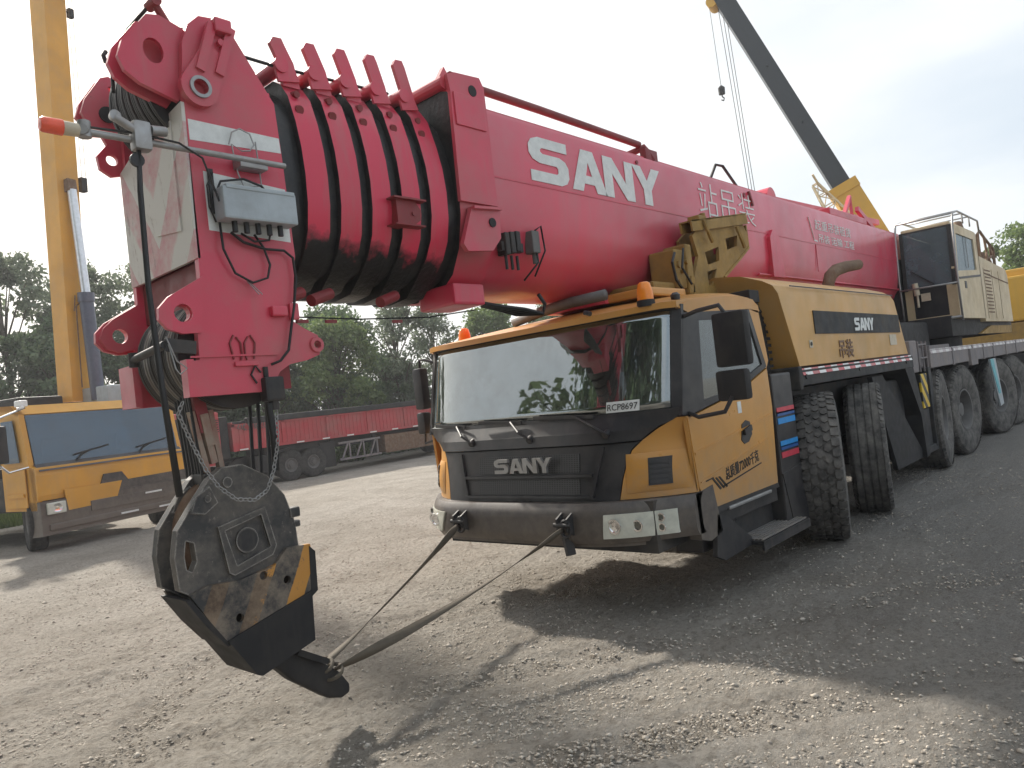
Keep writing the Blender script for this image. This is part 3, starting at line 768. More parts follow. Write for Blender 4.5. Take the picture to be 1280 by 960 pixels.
for i, (x, rz) in enumerate(((8.02, 20), (9.60, 16), (13.25, 6), (14.85, -6), (18.15, -14), (19.85, -17))):
    wheel(crane, x, 2.98 if i < 2 else 3.10, .765, ra(rz), TY1 if i == 0 else TY2)
    wheel(crane, x, 5.50, .765, ra(rz)+PI, TY2)

# ---- boom --------------------------------------------------------------
BC = 4.34
def sec(hw, zt, zc, zb, n=10):
    P = [(-hw*.86, zt), (-hw*.97, zt-.02), (-hw, zt-.06), (-hw, zc)]
    for k in range(1, n):
        a = PI*k/n; P.append((-hw*abs(math.cos(a))**.62*(1 if a < PI/2 else -1), zc-(zc-zb)*math.sin(a)**.80))
    P += [(hw, zc), (hw, zt-.06), (hw*.97, zt-.02), (hw*.86, zt)]
    return [(BC+y, z) for y, z in P]
def osec(hw, zt, zb):
    k = (zt-4.0)
    pr = [(.50, zt), (.66, zt-.05), (.80, 3.86+k*.7), (.91, 3.70), (.975, 3.53), (1.0, 3.36), (.985, 3.18), (.92, 3.02), (.80, 2.90), (.62, 2.80), (.34, zb+.02)]
    P = [(-f_*hw, z) for f_, z in pr]+[(0, zb)]+[(f_*hw, z) for f_, z in pr[::-1]]
    return [(BC+y, z) for y, z in P]
def boomsec(mb, x0, x1, S, mi=(0, 0)):
    k = len(S); V = [(x0, y, z) for y, z in S]+[(x1, y, z) for y, z in S]
    mb.addmesh(V, [(i, (i+1) % k, (i+1) % k+k, i+k) for i in range(k)], mi[0])
    mb.addmesh(V, [tuple(range(k)), tuple(range(k, 2*k))[::-1]], mi[1])
main = MB(); boomsec(main, 4.1, 15.6, sec(.58, 4.09, 3.55, 2.70))
boom = obj('boom', main, 'boom_red', crane, 30)
mb = MB(); mb.bar((4.15, BC-.581, 3.55), (15.5, BC-.581, 3.55), .006, .014); mb.bar((10.9, BC-.583, 3.54), (10.9, BC-.575, 3.15), .01, .01, (0, 1, 0))
mb.bar((4.15, BC-.515, 4.095), (15.5, BC-.515, 4.095), .02, .016)
mb.prism([(8.9, BC-.565, 3.02), (15.5, BC-.565, 3.02), (15.5, BC-.53, 3.0), (8.9, BC-.53, 3.0)], (0, 0, .016))
obj('weld_seam', mb, 'crane_red', boom)
# SANY + other lettering on the boom flank
yb = BC-.582
mb = MB(); logo(mb, lambda u, v: (4.66+u, yb, 3.585+v), 2.06, .375, (0, -.004, 0)); obj('lettering', mb, 'white_vinyl', boom)
mb = MB(); text(mb, '站吊装', lambda u, v: (7.50+u, yb, 3.60+v), 1.42, .38, (0, -.004, 0), -.012); obj('lettering', mb, 'white_paint', boom)
mb = MB()
text(mb, '起重吊装租赁', lambda u, v: (10.95+u, yb, 3.76+v), 1.55, .15, (0, -.004, 0), .0)
text(mb, '吊装 运输 工程', lambda u, v: (11.05+u, yb, 3.58+v), 1.55, .13, (0, -.004, 0), .0)
mb.bar((10.72, yb, 3.92), (10.86, yb, 3.60), .006, .02, (0, 1, 0)); mb.bar((10.86, yb, 3.60), (11.0, yb, 3.59), .006, .02, (0, 0, 1))
obj('lettering', mb, 'white_paint', boom)
# greasy inner sections
for i in range(6):
    hw = .44+.022*i
    mb = MB(); boomsec(mb, 2.45+.22*i, 2.62+.24*i if i < 5 else 4.12, osec(hw, 3.94+.012*i, 2.76-.01*i)); obj('inner_section', mb, 'grease', boom, 40)
# collars
XR = [(2.60, 2.76), (2.83, 2.99), (3.06, 3.22), (3.30, 3.46), (3.54, 3.70)]
ears = MB()
for i, (a, b2) in enumerate(XR):
    mb = MB(); hw = .49+.020*i
    boomsec(mb, a, b2, osec(hw, 4.02+.012*i, 2.68-.01*i), (0, 1))
    c_ = obj('collar', mb, ['collar_greasy', 'grease'], boom, 40)
    mb = MB()
    y = BC-hw*.70
    zt = 4.19+.02*i
    mb.prism([(a+.01, y, 3.96), (a+.0, y, 4.10), (a-.055, y, zt+.03), (a-.03, y, zt+.07), (a+.03, y, zt+.075), (a+.05, y, zt+.03), (a+.10, y, 4.12), (a+.13, y, 3.96)], (0, .03, 0))
    mb.prism([(a-.03, y-.02, 3.97), (a-.05, y-.02, 4.06), (a+.0, y-.02, 4.13), (a+.07, y-.02, 4.12), (a+.12, y-.02, 4.0)], (0, .02, 0))
    mb.cyl((a-.01, y-.035, 4.075), (a-.01, y+.40, 4.075), .048, 16)
    obj('guide_ear', mb, ['crane_red'], c_, 30)
    mb = MB(); mb.cyl((a+.05, BC-hw*.86-.012, 3.78), (a+.05, BC-hw*.86+.04, 3.80), .028, 10); mb.cyl((a+.055, BC-hw*.78-.03, 3.89), (a+.055, BC-hw*.74, 3.90), .022, 10); obj('bolt', mb, 'dark_red', c_, 30)
# small clevis on collars 4
mb = MB(); mb.prism([(3.22, BC-.575, 3.26), (3.38, BC-.575, 3.26), (3.43, BC-.575, 3.20), (3.42, BC-.575, 3.13), (3.36, BC-.575, 3.09), (3.22, BC-.575, 3.09)], (0, .1, 0)); mb.box((3.18, BC-.61, 3.255), (3.46, BC-.48, 3.267)); mb.box((3.18, BC-.60, 3.08), (3.44, BC-.48, 3.09)); mb.cyl((3.36, BC-.585, 3.17), (3.36, BC-.57, 3.17), .016, 10)
obj('clevis', mb, 'dark_red', boom)
# hanging guides under the collars with thin wire
mb = MB()
for x in (2.45, 2.66, 3.2):
    mb.cyl((x-.02, 4.0, 2.60), (x+.16, 4.05, 2.66), .038, 12)
    mb.bar((x+.08, 4.0, 2.68), (x+.08, 4.0, 2.47), .012, .03); mb.bar((x+.14, 4.0, 2.68), (x+.14, 4.0, 2.47), .012, .03); mb.box((x+.07, 3.99, 2.46), (x+.15, 4.01, 2.48))
obj('wire_guide', mb, 'dark_red', boom)
mb = MB(); mb.tube([(2.4, 4.0, 2.50), (3.0, 4.0, 2.485), (3.6, 4.0, 2.50), (4.1, 4.0, 2.56)], .005, 5); obj('guide_wire', mb, 'cable_black', boom)
# base-section front collar
mb = MB(); boomsec(mb, 3.80, 4.14, sec(.605, 4.13, 3.56, 2.66), (0, 1))
fc = obj('front_collar', mb, ['crane_red', 'grease'], boom, 30)
mb = MB()
y = BC-.625
mb.prism([(3.78, y, 3.30), (3.80, y, 4.10), (3.78, y, 4.22), (3.86, y, 4.25), (4.12, y, 4.27), (4.16, y, 4.20), (4.17, y, 3.30)], (0, .03, 0))
mb.box((3.82, y-.012, 3.86), (4.13, y, 4.10), .004)
mb.prism([(3.86, y-.05, 3.26), (4.16, y-.05, 3.28), (4.16, y-.05, 3.26), (3.86, y-.05, 3.24)], (0, .08, 0))
mb.prism([(3.86, y-.02, 3.25), (4.16, y-.02, 3.27), (4.14, y-.02, 3.05), (4.04, y-.02, 2.95), (3.78, y-.02, 2.93), (3.74, y-.02, 2.98)], (0, .04, 0))
mb.box((3.78, BC-.45, 2.58), (4.10, BC-.05, 2.74), .02)
mb.prism([(3.83, y+.10, 4.1), (3.80, y+.10, 4.24), (3.86, y+.10, 4.33), (3.92, y+.10, 4.24), (3.96, y+.10, 4.1)], (0, .04, 0)); mb.cyl((3.80, y+.05, 4.18), (3.80, y+.5, 4.18), .05, 14)
obj('collar_plate', mb, 'crane_red', fc)
mb = MB(); mb.cyl((4.03, y-.004, 4.15), (4.03, y+.034, 4.15), .042, 16); mb.cyl((4.06, y-.03, 3.16), (4.06, y+.01, 3.16), .035, 14); obj('pin_hole', mb, 'dim_black', fc)
# handrail along the boom top
mb = MB(); mb.tube([(3.98, 3.86, 4.27), (5.0, 3.86, 4.265), (6.55, 3.86, 4.24)], .034, 10); mb.cyl((3.95, 3.86, 4.29), (4.1, 3.86, 4.29), .045, 10)
mb.tube([(6.35, 4.2, 4.10), (6.5, 4.0, 4.16), (6.62, 3.84, 4.22), (6.66, 3.82, 4.15), (6.70, 3.80, 4.08)], .035, 8); mb.box((6.55, 3.79, 4.06), (6.78, 3.86, 4.19), .01); obj('boom_rail', mb, 'dark_red', boom, 40)
mb = MB(); mb.tube([(8.25, 4.0, 4.09), (8.42, 3.95, 4.36), (8.50, 3.9, 4.34), (8.82, 3.84, 4.02), (8.86, 3.76, 3.86)], .018, 6); obj('grab_hoop', mb, 'black_steel', boom)
mb = MB(); mb.bar((8.80, 3.75, 4.03), (8.88, 3.75, 3.86), .03, .03, (0, 1, 0)); mb.cyl((8.68, 3.75, 3.97), (8.68, 3.765, 3.97), .03, 10); mb.cyl((6.30, 3.75, 3.99), (6.30, 3.765, 3.99), .02, 10)
obj('boom_bracket', mb, 'dark_red', boom)
# vertical rib on flank, valve blocks
mb = MB(); mb.prism([(9.25, BC-.60, 3.0), (9.22, BC-.62, 3.50), (9.32, BC-.62, 3.60), (9.50, BC-.62, 3.58), (9.62, BC-.60, 3.0)], (0, .08, 0)); obj('flank_rib', mb, 'crane_red', boom)
mb = MB()
for k in range(3):
    mb.box((4.24+k*.065, BC-.60, 2.95+k*.015), (4.29+k*.065, BC-.50, 3.12+k*.01), .008); mb.cyl((4.265+k*.065, BC-.56, 2.84), (4.265+k*.065, BC-.56, 2.95), .012, 8)
mb.box((4.21, BC-.58, 2.98), (4.46, BC-.53, 3.05)); vb = obj('valve_block', mb, 'black_steel', boom)
mb = MB(); mb.box((4.55, BC-.61, 2.98), (4.64, BC-.52, 3.16), .01); mb.cyl((4.6, BC-.57, 2.9), (4.6, BC-.57, 3.0), .02, 8); obj('sensor', mb, 'hub_grey', vb)
mb = MB()
for k in range(4): mb.tube([(4.15+.02*k, 3.95+.03*k, 2.60), (4.35, 3.95+.03*k, 2.58), (4.6, 3.94+.03*k, 2.56-.01*k), (4.78, 3.9, 2.52), (4.82, 3.9, 2.60), (4.75, 3.9, 2.68)], .016, 6)
mb.tube([(4.6, BC-.6, 2.98), (4.58, BC-.62, 2.9), (4.45, BC-.56, 2.76)], .008, 5); mb.tube([(4.6, BC-.6, 3.16), (4.66, BC-.62, 3.2), (4.68, BC-.62, 3.0), (4.6, BC-.55, 2.8)], .008, 5)
obj('hydraulic_hose', mb, 'cable_black', boom, True)
mb = MB(); mb.tube([(7.0, 3.95, 2.78), (8.5, 4.0, 2.72)], .03, 6); mb.box((5.7, 3.9, 2.62), (6.6, 4.6, 2.70)); obj('under_pipe', mb, 'crane_red', boom)

# boom rest (ochre cradle) -------------------------------------------------
PO = [(6.75, 3.25), (6.95, 3.37), (7.95, 3.48), (8.03, 3.40), (8.03, 3.24), (7.78, 3.10), (7.34, 2.87), (7.22, 2.60), (6.62, 2.60), (6.70, 2.84), (6.83, 3.05)]
PH = [[(6.98, 3.10), (7.30, 3.18), (7.28, 3.03), (7.02, 2.97)], [(7.48, 3.28), (7.78, 3.34), (7.74, 3.22), (7.5, 3.16)], [(6.98, 2.90), (7.20, 2.94), (7.06, 2.76), (6.99, 2.76)]]
mb = MB(); mb.plate(PO, PH, lambda u, v: (u, 3.50, v), (0, .035, 0)); mb.plate(PO, PH, lambda u, v: (u+.12, 3.72, v), (0, .03, 0))
mb.prism([(8.03, 3.5, 3.24), (8.03, 3.5, 3.48), (8.06, 3.5, 3.48), (8.06, 3.5, 3.24)], (0, .25, 0)); mb.prism([(7.78, 3.49, 3.10), (8.03, 3.49, 3.24), (8.05, 3.49, 3.22), (7.8, 3.49, 3.08)], (0, .26, 0)); mb.prism([(7.34, 3.49, 2.87), (7.78, 3.49, 3.10), (7.8, 3.49, 3.08), (7.36, 3.49, 2.85)], (0, .26, 0))
br = obj('boom_rest', mb, 'ochre', crane)
mb = MB()
P0, P1 = (6.72, 3.48, 3.34), (8.02, 3.48, 3.54)
for dy in (0, .12): mb.bar((P0[0], P0[1]+dy, P0[2]), (P1[0], P1[1]+dy, P1[2]), .02, .11)
mb.bar((P0[0], 3.54, P0[2]+.05), (P1[0], 3.54, P1[2]+.06), .14, .015); mb.box((6.88, 3.47, 3.40), (7.05, 3.6, 3.47), .01); mb.cyl((7.1, 3.54, 3.42), (7.1, 3.54, 3.52), .03, 10)
for x in (6.95, 7.7): mb.tube([(x, 3.46, 3.42), (x+.03, 3.44, 3.30), (x+.12, 3.45, 3.20)], .02, 6)
obj('clamp_beam', mb, 'ochre', br)
mb = MB(); mb.box((6.38, 3.52, 2.72), (6.58, 3.8, 3.10), .02); mb.box((6.58, 3.5, 2.66), (6.7, 3.75, 3.16), .02); mb.cyl((6.45, 3.50, 2.95), (6.45, 3.56, 2.95), .04, 10); mb.cyl((6.63, 3.48, 2.80), (6.63, 3.54, 2.80), .04, 10); mb.box((6.0, 3.55, 2.55), (6.7, 4.5, 2.78), .03)
for k in range(3): mb.cyl((6.40+.09*k, 3.49, 2.78+.1*k), (6.40+.09*k, 3.53, 2.78+.1*k), .022, 8)
obj('cradle_cylinder', mb, 'ochre', br)
mb = MB(); mb.tube([(6.36, 3.5, 3.05), (6.26, 3.48, 2.95), (6.3, 3.48, 2.78), (6.42, 3.49, 2.7)], .014, 6); mb.tube([(6.5, 3.48, 3.1), (6.4, 3.46, 2.9), (6.55, 3.46, 2.75)], .012, 6); obj('hose', mb, 'cable_black', br)

# boom head ---------------------------------------------------------------
NH = 3.89; FH = 4.79
HO = [(1.89, 2.69), (1.905, 3.60), (1.91, 3.80), (1.93, 4.0), (1.97, 4.11), (2.04, 4.18), (2.12, 4.19), (2.22, 4.15), (2.46, 3.77), (2.475, 3.43), (2.49, 2.85), (2.42, 2.46), (2.50, 2.41), (2.585, 2.37), (2.615, 2.31), (2.585, 2.25), (2.50, 2.22), (2.38, 2.20), (2.31, 2.16), (2.23, 2.05), (1.77, 2.05), (1.775, 2.24), (1.84, 2.245), (1.845, 2.41), (1.76, 2.395), (1.69, 2.42), (1.655, 2.48), (1.68, 2.545), (1.74, 2.60)]
holes = [[(2.57+.022*math.cos(t), 2.31+.022*math.sin(t)) for t in np.linspace(0, 2*PI, 12, endpoint=False)], [(1.77+.045*math.cos(t), 2.495+.045*math.sin(t)) for t in np.linspace(0, 2*PI, 14, endpoint=False)]]
mb = MB(); mb.plate(HO, holes, lambda u, v: (u, NH, v), (0, .045, 0)); mb.plate(HO, holes, lambda u, v: (u, FH-.045, v), (0, .045, 0))
mb.box((2.40, NH+.04, 2.5), (2.46, FH-.04, 3.85)); mb.box((1.95, NH+.04, 2.52), (2.42, FH-.04, 2.56)); mb.box((1.78, NH+.04, 2.06), (2.2, NH+.10, 2.24)); mb.box((1.905, NH+.04, 3.50), (2.42, FH-.04, 3.54))
for y in (NH-.02, FH-.01):
    # doubled lower lugs
    mb.plate([(1.90, 2.70), (1.70, 2.58), (1.645, 2.52), (1.64, 2.46), (1.68, 2.41), (1.76, 2.385), (1.86, 2.39)], [[(1.77+.05*math.cos(t), 2.495+.05*math.sin(t)) for t in np.linspace(0, 2*PI, 14, endpoint=False)]], lambda u, v: (u, y, v), (0, .03, 0))
mb.box((1.76, NH-.015, 2.05), (1.80, NH+.06, 2.25)); mb.box((1.76, FH-.2, 2.05), (1.80, FH+.01, 2.3)); 
mb.bar((1.79, NH-.006, 2.262), (2.3, NH-.006, 2.262), .012, .010)
head = obj('boom_head', mb, 'crane_red', boom)
mb = MB(); mb.prism([(1.885, NH+.0, 2.80), (1.885, FH, 2.80), (1.885, FH, 3.52), (1.885, FH-.3, 3.60), (1.885, NH, 3.66)], (.02, 0, 0))
mb.prism([(1.878, 4.03, 2.98), (1.878, 4.34, 3.02), (1.878, 4.33, 3.12), (1.878, 4.46, 3.16), (1.878, 4.46, 3.50), (1.878, 4.03, 3.60)], (.008, 0, 0))
obj('chevron_plate', mb, 'chevron_plate', head)
mb = MB(); mb.box((1.93, NH+.05, 2.56), (1.95, FH-.05, 2.80)); mb.box((1.95, NH+.05, 2.06), (2.4, NH+.07, 2.5)); obj('head_inner', mb, 'dark_red', head)
# white bands on near plate
mb = MB(); mb.prism([(1.915, NH-.002, 3.455), (2.47, NH-.002, 3.47), (2.465, NH-.002, 3.56), (1.915, NH-.002, 3.57)], (0, .003, 0)); mb.prism([(1.97, NH-.002, 2.96), (2.47, NH-.002, 2.93), (2.47, NH-.002, 3.25), (1.97, NH-.002, 3.29)], (0, .003, 0)); obj('white_band', mb, 'white_vinyl', head)
# top lugs
def lug(cx, cz, r, x1, z1, w, y, t, hr, name='lug', mat='crane_red', ring=True):
    a = Vector((x1-cx, z1-cz)); L = a.length; a.normalize(); nrm = Vector((-a.y, a.x)); base = math.atan2(a.y, a.x)
    O = [(cx+r*math.cos(base+PI/2+th), cz+r*math.sin(base+PI/2+th)) for th in np.linspace(0, PI, 13)]
    O += [(x1-nrm.x*w/2, z1-nrm.y*w/2), (x1+nrm.x*w/2, z1+nrm.y*w/2)]
    H = [(cx+hr*math.cos(t_), cz+hr*math.sin(t_)) for t_ in np.linspace(0, 2*PI, 16, endpoint=False)]
    m_ = MB(); m_.plate(O, [H], lambda u, v: (u, y, v), (0, t, 0)); o = obj(name, m_, mat, head); 
    if ring:
        m_ = MB(); m_.lathe([(y-.012, hr), (y-.012, hr*1.45), (y+.002, hr*1.45)], (cx, 0, cz), 'y', 24)
        m_.v = [(v[0], v[1], v[2]) for v in m_.v]; obj('bushing', m_, 'galvanised', o, 40)
    return o
lug(1.985, 3.745, .105, 2.10, 3.98, .14, NH-.045, .045, .042)
mb = MB()
for (x0, x1) in ((1.97, 2.08), (2.08, 2.19)):
    mb.bar((x0+.02, NH-.045, 3.84), (x1+.01, NH-.045, 4.13), .05, .035, (0, 1, 0))
mb.box((2.06, NH-.03, 3.98), (2.18, NH, 4.12), .01); mb.cyl((2.13, NH-.06, 4.03), (2.13, NH, 4.03), .02, 10)
mb.box((2.09, NH-.085, 4.08), (2.19, NH-.0, 4.16), .01)
obj('hinge_arm', mb, 'crane_red', head)
# forward side cheeks with holes
A = [(1.60, 3.86), (1.63, 3.95), (1.77, 4.13), (1.84, 4.145), (1.98, 4.10), (2.0, 3.82), (1.90, 3.68), (1.70, 3.74), (1.63, 3.79)]
Hh = [[(1.79+.055*math.cos(t), 3.935+.07*math.sin(t)) for t in np.linspace(0, 2*PI, 16, endpoint=False)]]
mb = MB(); mb.plate(A, Hh, lambda u, v: (u, NH+.05, v), (0, .03, 0)); mb.plate([(x*.97+.03, z-.01) for x, z in A], [], lambda u, v: (u, NH+.14, v), (0, .03, 0)); obj('cheek_plate', mb, 'crane_red', head)
B = [(1.70, 3.88), (1.73, 3.97), (1.83, 4.12), (1.88, 4.14), (1.96, 4.10), (2.0, 3.6), (1.92, 3.52), (1.84, 3.50), (1.775, 3.54), (1.765, 3.62), (1.83, 3.70), (1.79, 3.78), (1.73, 3.82)]
Bh = [[(1.85+.035*math.cos(t), 3.605+.035*math.sin(t)) for t in np.linspace(0, 2*PI, 14, endpoint=False)], [(1.89+.02*math.cos(t), 4.06+.02*math.sin(t)) for t in np.linspace(0, 2*PI, 10, endpoint=False)]]
mb = MB(); mb.plate(B, Bh, lambda u, v: (u, FH+.01, v), (0, .03, 0)); mb.plate([(x*.98+.02, z-.015) for x, z in B[:5]+[(2.0, 3.8), (1.79, 3.78)]], [], lambda u, v: (u, FH+.07, v), (0, .03, 0)); o_ = obj('cheek_plate', mb, 'crane_red', head)
mb = MB(); mb.cyl((1.85, FH-.003, 3.89), (1.85, FH+.012, 3.89), .05, 16); obj('bore', mb, 'dim_black', o_)
# sheaves
for (cx, cz, r, n_, y0, y1) in ((2.12, 3.83, .345, 6, 4.04, 4.54), (2.10, 2.30, .315, 7, 4.0, 4.55)):
    for k in range(n_):
        y = y0+(y1-y0)*(k+.5)/n_; w_ = (y1-y0)/n_*.46
        mb = MB(); mb.lathe([(y-w_, .05), (y-w_, r*.6), (y-w_, r+.012), (y-w_*.7, r+.012), (y-w_*.25, r-.025), (y+w_*.25, r-.025), (y+w_*.7, r+.012), (y+w_, r+.012), (y+w_, r*.6), (y+w_, .05)], (cx, 0, cz), 'y', 40)
        sh = obj('sheave', mb, 'cable_black' if cz > 3 else 'black_steel', head, 30)
        mb = MB()
        for q in (-.28, .28):
            mb.tube([(cx+(r+.004)*math.cos(a), y+q*w_*1.6, cz+(r+.004)*math.sin(a)) for a in np.linspace(ra(70), ra(290), 30)], .010, 6)
        obj('rope', mb, 'wire_rope' if cz < 3 else 'cable_black', sh, True)
mb = MB(); mb.cyl((2.12, 3.9, 3.83), (2.12, 4.78, 3.83), .07, 16); mb.cyl((2.10, 3.9, 2.30), (2.10, 4.78, 2.30), .07, 16)
mb.tube([(1.68, 4.30, 3.98), (1.67, 4.3, 4.02), (1.69, 4.31, 4.05)], .012, 6); obj('sheave_axle', mb, 'black_steel', head)
# top roller arm and rope over it
mb = MB(); mb.tube([(1.86, 4.02, 4.25), (1.95, 4.02, 4.10)], .022, 8); mb.cyl((1.855, 3.98, 4.255), (1.855, 4.08, 4.255), .03, 12)
obj('rope_guide', mb, 'dark_red', head, 40)
mb = MB(); mb.tube([(1.86, 4.03, 4.27), (1.78, 4.2, 4.16), (1.73, 4.35, 4.02), (1.735, 4.38, 3.85)], .011, 6); mb.tube([(1.88, 4.02, 4.275), (1.93, 4.03, 4.33), (1.99, 4.06, 4.34)], .005, 5)
mb.tube([(2.2, 3.95, 4.05), (2.6, 4.0, 4.07), (3.5, 4.05, 4.13)], .010, 6)
obj('hoist_rope', mb, 'cable_black', head)
# front cross bar near lower sheaves
mb = MB(); mb.tube([(1.66, 4.30, 2.30), (1.66, 3.88, 2.33)], .022, 10); mb.bar((1.66, 3.88, 2.33), (1.82, 3.88, 2.31), .02, .07); mb.cyl((1.66, 4.30, 2.26), (1.66, 4.30, 2.34), .026, 10)
cb = obj('retainer_bar', mb, 'black_steel', head, 40)
mb = MB(); mb.tube([(1.66, 3.87, 2.36), (1.66, 3.86, 2.37), (1.70, 3.85, 2.24), (1.73+.02, 3.85, 2.20), (1.71, 3.85, 2.17), (1.69, 3.85, 2.20), (1.67, 3.86, 2.33)], .004, 5); obj('lynch_pin', mb, 'galvanised', cb)
# details on near plate: little hooks, boss
mb = MB()
for s2 in (-1, 1):
    mb.tube([(2.09+s2*.035, NH-.006, 2.365), (2.09+s2*.012, NH-.006, 2.33), (2.09+s2*.010, NH-.006, 2.27), (2.09+s2*.018, NH-.006, 2.235)], .006, 5)
    mb.tube([(2.09+s2*.05, NH-.006, 2.375), (2.09+s2*.075, NH-.006, 2.33), (2.09+s2*.06, NH-.006, 2.24)], .006, 5)
obj('rope_hook', mb, 'dark_red', head)
mb = MB(); mb.box((2.03, NH-.02, 2.20), (2.17, NH, 2.225), .004); mb.box((2.28, NH-.04, 2.48), (2.38, NH, 2.54), .01); mb.box((2.40, NH-.03, 2.46), (2.46, NH, 2.56), .01); mb.lathe([(NH-.015, .024), (NH-.015, .045), (NH, .05)], (2.57, 0, 2.31), 'y', 20); obj('boss', mb, 'crane_red', head)
# junction box
mb = MB(); mb.box((2.0, NH-.14, 3.0), (2.45, NH-.02, 3.18), .012); mb.box((2.02, NH-.145, 3.165), (2.44, NH-.015, 3.19), .006)
jb = obj('junction_box', mb, 'box_grey', head)
mb = MB()
for k in range(5): mb.cyl((2.08+k*.07, NH-.08, 2.94), (2.08+k*.07, NH-.08, 3.0), .016, 8)
mb.bar((2.0, NH-.02, 3.05), (2.0, NH-.02, 3.3), .03, .01, (0, 1, 0)); obj('cable_gland', mb, 'cable_black', jb)
mb = MB()
def loopc(pts, r=.007): mb.tube(pts, r, 6)
y = NH-.03
loopc([(2.02, y, 3.17), (2.05, y, 3.235), (2.18, y-.02, 3.26), (2.30, y, 3.24), (2.34, y, 3.19)])
loopc([(2.02, y, 3.0), (2.02, y-.01, 2.85), (2.08, y, 2.72), (2.18, y, 2.67), (2.27, y-.01, 2.70), (2.30, y, 2.78), (2.27, y, 2.88), (2.22, y, 2.95)])
loopc([(2.08, y, 2.95), (2.15, y, 2.90), (2.28, y, 2.87), (2.40, y, 2.87), (2.455, y, 2.83), (2.46, y, 2.70), (2.43, y, 2.55), (2.39, y, 2.40), (2.36, y, 2.28), (2.30, y, 2.22), (2.24, y, 2.20)], .008)
loopc([(2.14, y, 2.95), (2.20, y-.03, 2.90), (2.30, y-.02, 2.92), (2.33, y, 2.99)])
loopc([(2.01, y, 3.28), (1.97, y, 3.20), (1.97, y, 3.08), (2.0, y, 3.0)], .005)
obj('cable', mb, 'cable_black', head, True)
mb = MB(); mb.tube([(2.13, NH-.02, 3.46), (2.15, NH-.03, 3.53), (2.20, NH-.03, 3.56), (2.26, NH-.03, 3.54), (2.28, NH-.03, 3.48), (2.25, NH-.03, 3.44), (2.2, NH-.03, 3.43), (2.14, NH-.03, 3.46), (2.16, NH-.03, 3.3), (2.19, NH-.03, 3.22), (2.30, NH-.03, 3.24), (2.29, NH-.03, 3.5)], .0045, 5); mb.tube([(2.15, NH-.02, 2.69), (2.22, NH-.05, 2.60)], .003, 4); mb.tube([(2.15, NH-.02, 2.68), (2.20, NH-.05, 2.60)], .003, 4); obj('tie_wire', mb, 'galvanised', head)
# signal pole with red lamp
mb = MB(); mb.tube([(1.33, 3.82, 3.37), (2.43, 3.80, 3.36)], .017, 10); mb.box((2.15, 3.80, 3.32), (2.32, 3.89, 3.38), .006)
mb.cyl((1.36, 3.82, 3.34), (1.36, 3.82, 3.42), .03, 10); mb.cyl((1.34, 3.79, 3.37), (1.38, 3.85, 3.37), .026, 10)
pole = obj('signal_pole', mb, 'galvanised', head, 40)
mb = MB(); mb.box((1.57, 3.76, 3.31), (1.66, 3.84, 3.46), .02); mb.cyl((1.50, 3.80, 3.46), (1.60, 3.78, 3.40), .022, 10); mb.cyl((1.66, 3.78, 3.42), (1.74, 3.79, 3.43), .026, 10); mb.lathe([(3.79, .001), (3.79, .028), (3.83, .02)], (1.50, 0, 3.47), 'y', 12); obj('pole_clamp', mb, 'galvanised', pole, 40)
mb = MB(); mb.lathe([(1.26, .03), (1.27, .033), (1.33, .032), (1.345, .018)], (0, 3.82, 3.37), 'x', 20); wl = obj('lamp_base', mb, 'beige', pole, 40)
mb = MB(); mb.lathe([(1.165, .001), (1.168, .028), (1.18, .036), (1.262, .038)], (0, 3.82, 3.37), 'x', 20); obj('lamp_dome', mb, 'lamp_red', wl, 40)
mb = MB(); mb.tube([(1.35, 3.81, 3.39), (1.6, 3.79, 3.395), (1.8, 3.78, 3.38), (1.92, 3.78, 3.32), (1.97, 3.80, 3.2), (2.0, 3.8, 3.1)], .006, 6); mb.cyl((1.585, 3.79, 3.26), (1.585, 3.81, 3.26), .035, 14); obj('lamp_cable', mb, 'cable_black', pole)

# turntable and superstructure --------------------------------------------
mb = MB(); mb.box((14.9, 3.0, 2.05), (21.0, 5.6, 2.42), .02); mb.cyl((16.5, 4.3, 1.72), (16.5, 4.3, 2.1), 1.1, 32); mb.box((15.0, 3.75, 2.3), (21.5, 4.95, 3.6), .05); mb.box((12.2, 3.3, 1.74), (14.6, 5.2, 2.35), .05)
mb.prism([(12.5, 4.0, 2.0), (15.5, 4.0, 2.3), (15.5, 4.0, 2.8), (12.5, 4.0, 2.5)], (0, .7, 0))
obj('turntable', mb, 'dim_black', crane, 40)
mb = MB(); mb.prism([(17.0, 2.95, 2.06), (18.2, 2.95, 2.22), (20.6, 2.95, 2.22), (20.6, 2.95, 2.05)], (0, .5, 0)); obj('turntable_skirt', mb, 'ochre', crane)
cx0, cx1, cy0, cy1, cz0, cz1 = 15.05, 17.35, 2.88, 3.72, 2.36, 4.06
mb = MB()
mb.box((cx0+.02, cy0+.02, cz0), (cx1, cy1, cz0+.08), .02)
mb.plate([(cx0+.05, cz0), (cx1, cz0), (cx1, cz1-.05), (cx1-.1, cz1), (cx0+.35, cz1), (cx0+.15, cz1-.15), (cx0+.02, cz0+.9)], [[(cx0+.28, cz0+.85), (cx1-.35, cz0+.95), (cx1-.35, cz1-.15), (cx0+.45, cz1-.15)]], lambda u, v: (u, cy0, v), (0, .05, 0))
mb.box((cx0+.1, cy1-.05, cz0), (cx1, cy1, cz1-.05)); mb.box((cx1-.05, cy0, cz0), (cx1, cy1, cz1-.02)); mb.box((cx0+.12, cy0+.02, cz1-.04), (cx1, cy1-.02, cz1+.04), .03)
mb.box((cx0+.02, cy0+.0, cz0+.05), (cx0+.06, cy0+.16, cz0+.62)); mb.box((cx0+.02, cy1-.13, cz0+.05), (cx0+.06, cy1, cz0+.62))
uc = obj('operator_cab', mb, 'cream', crane)
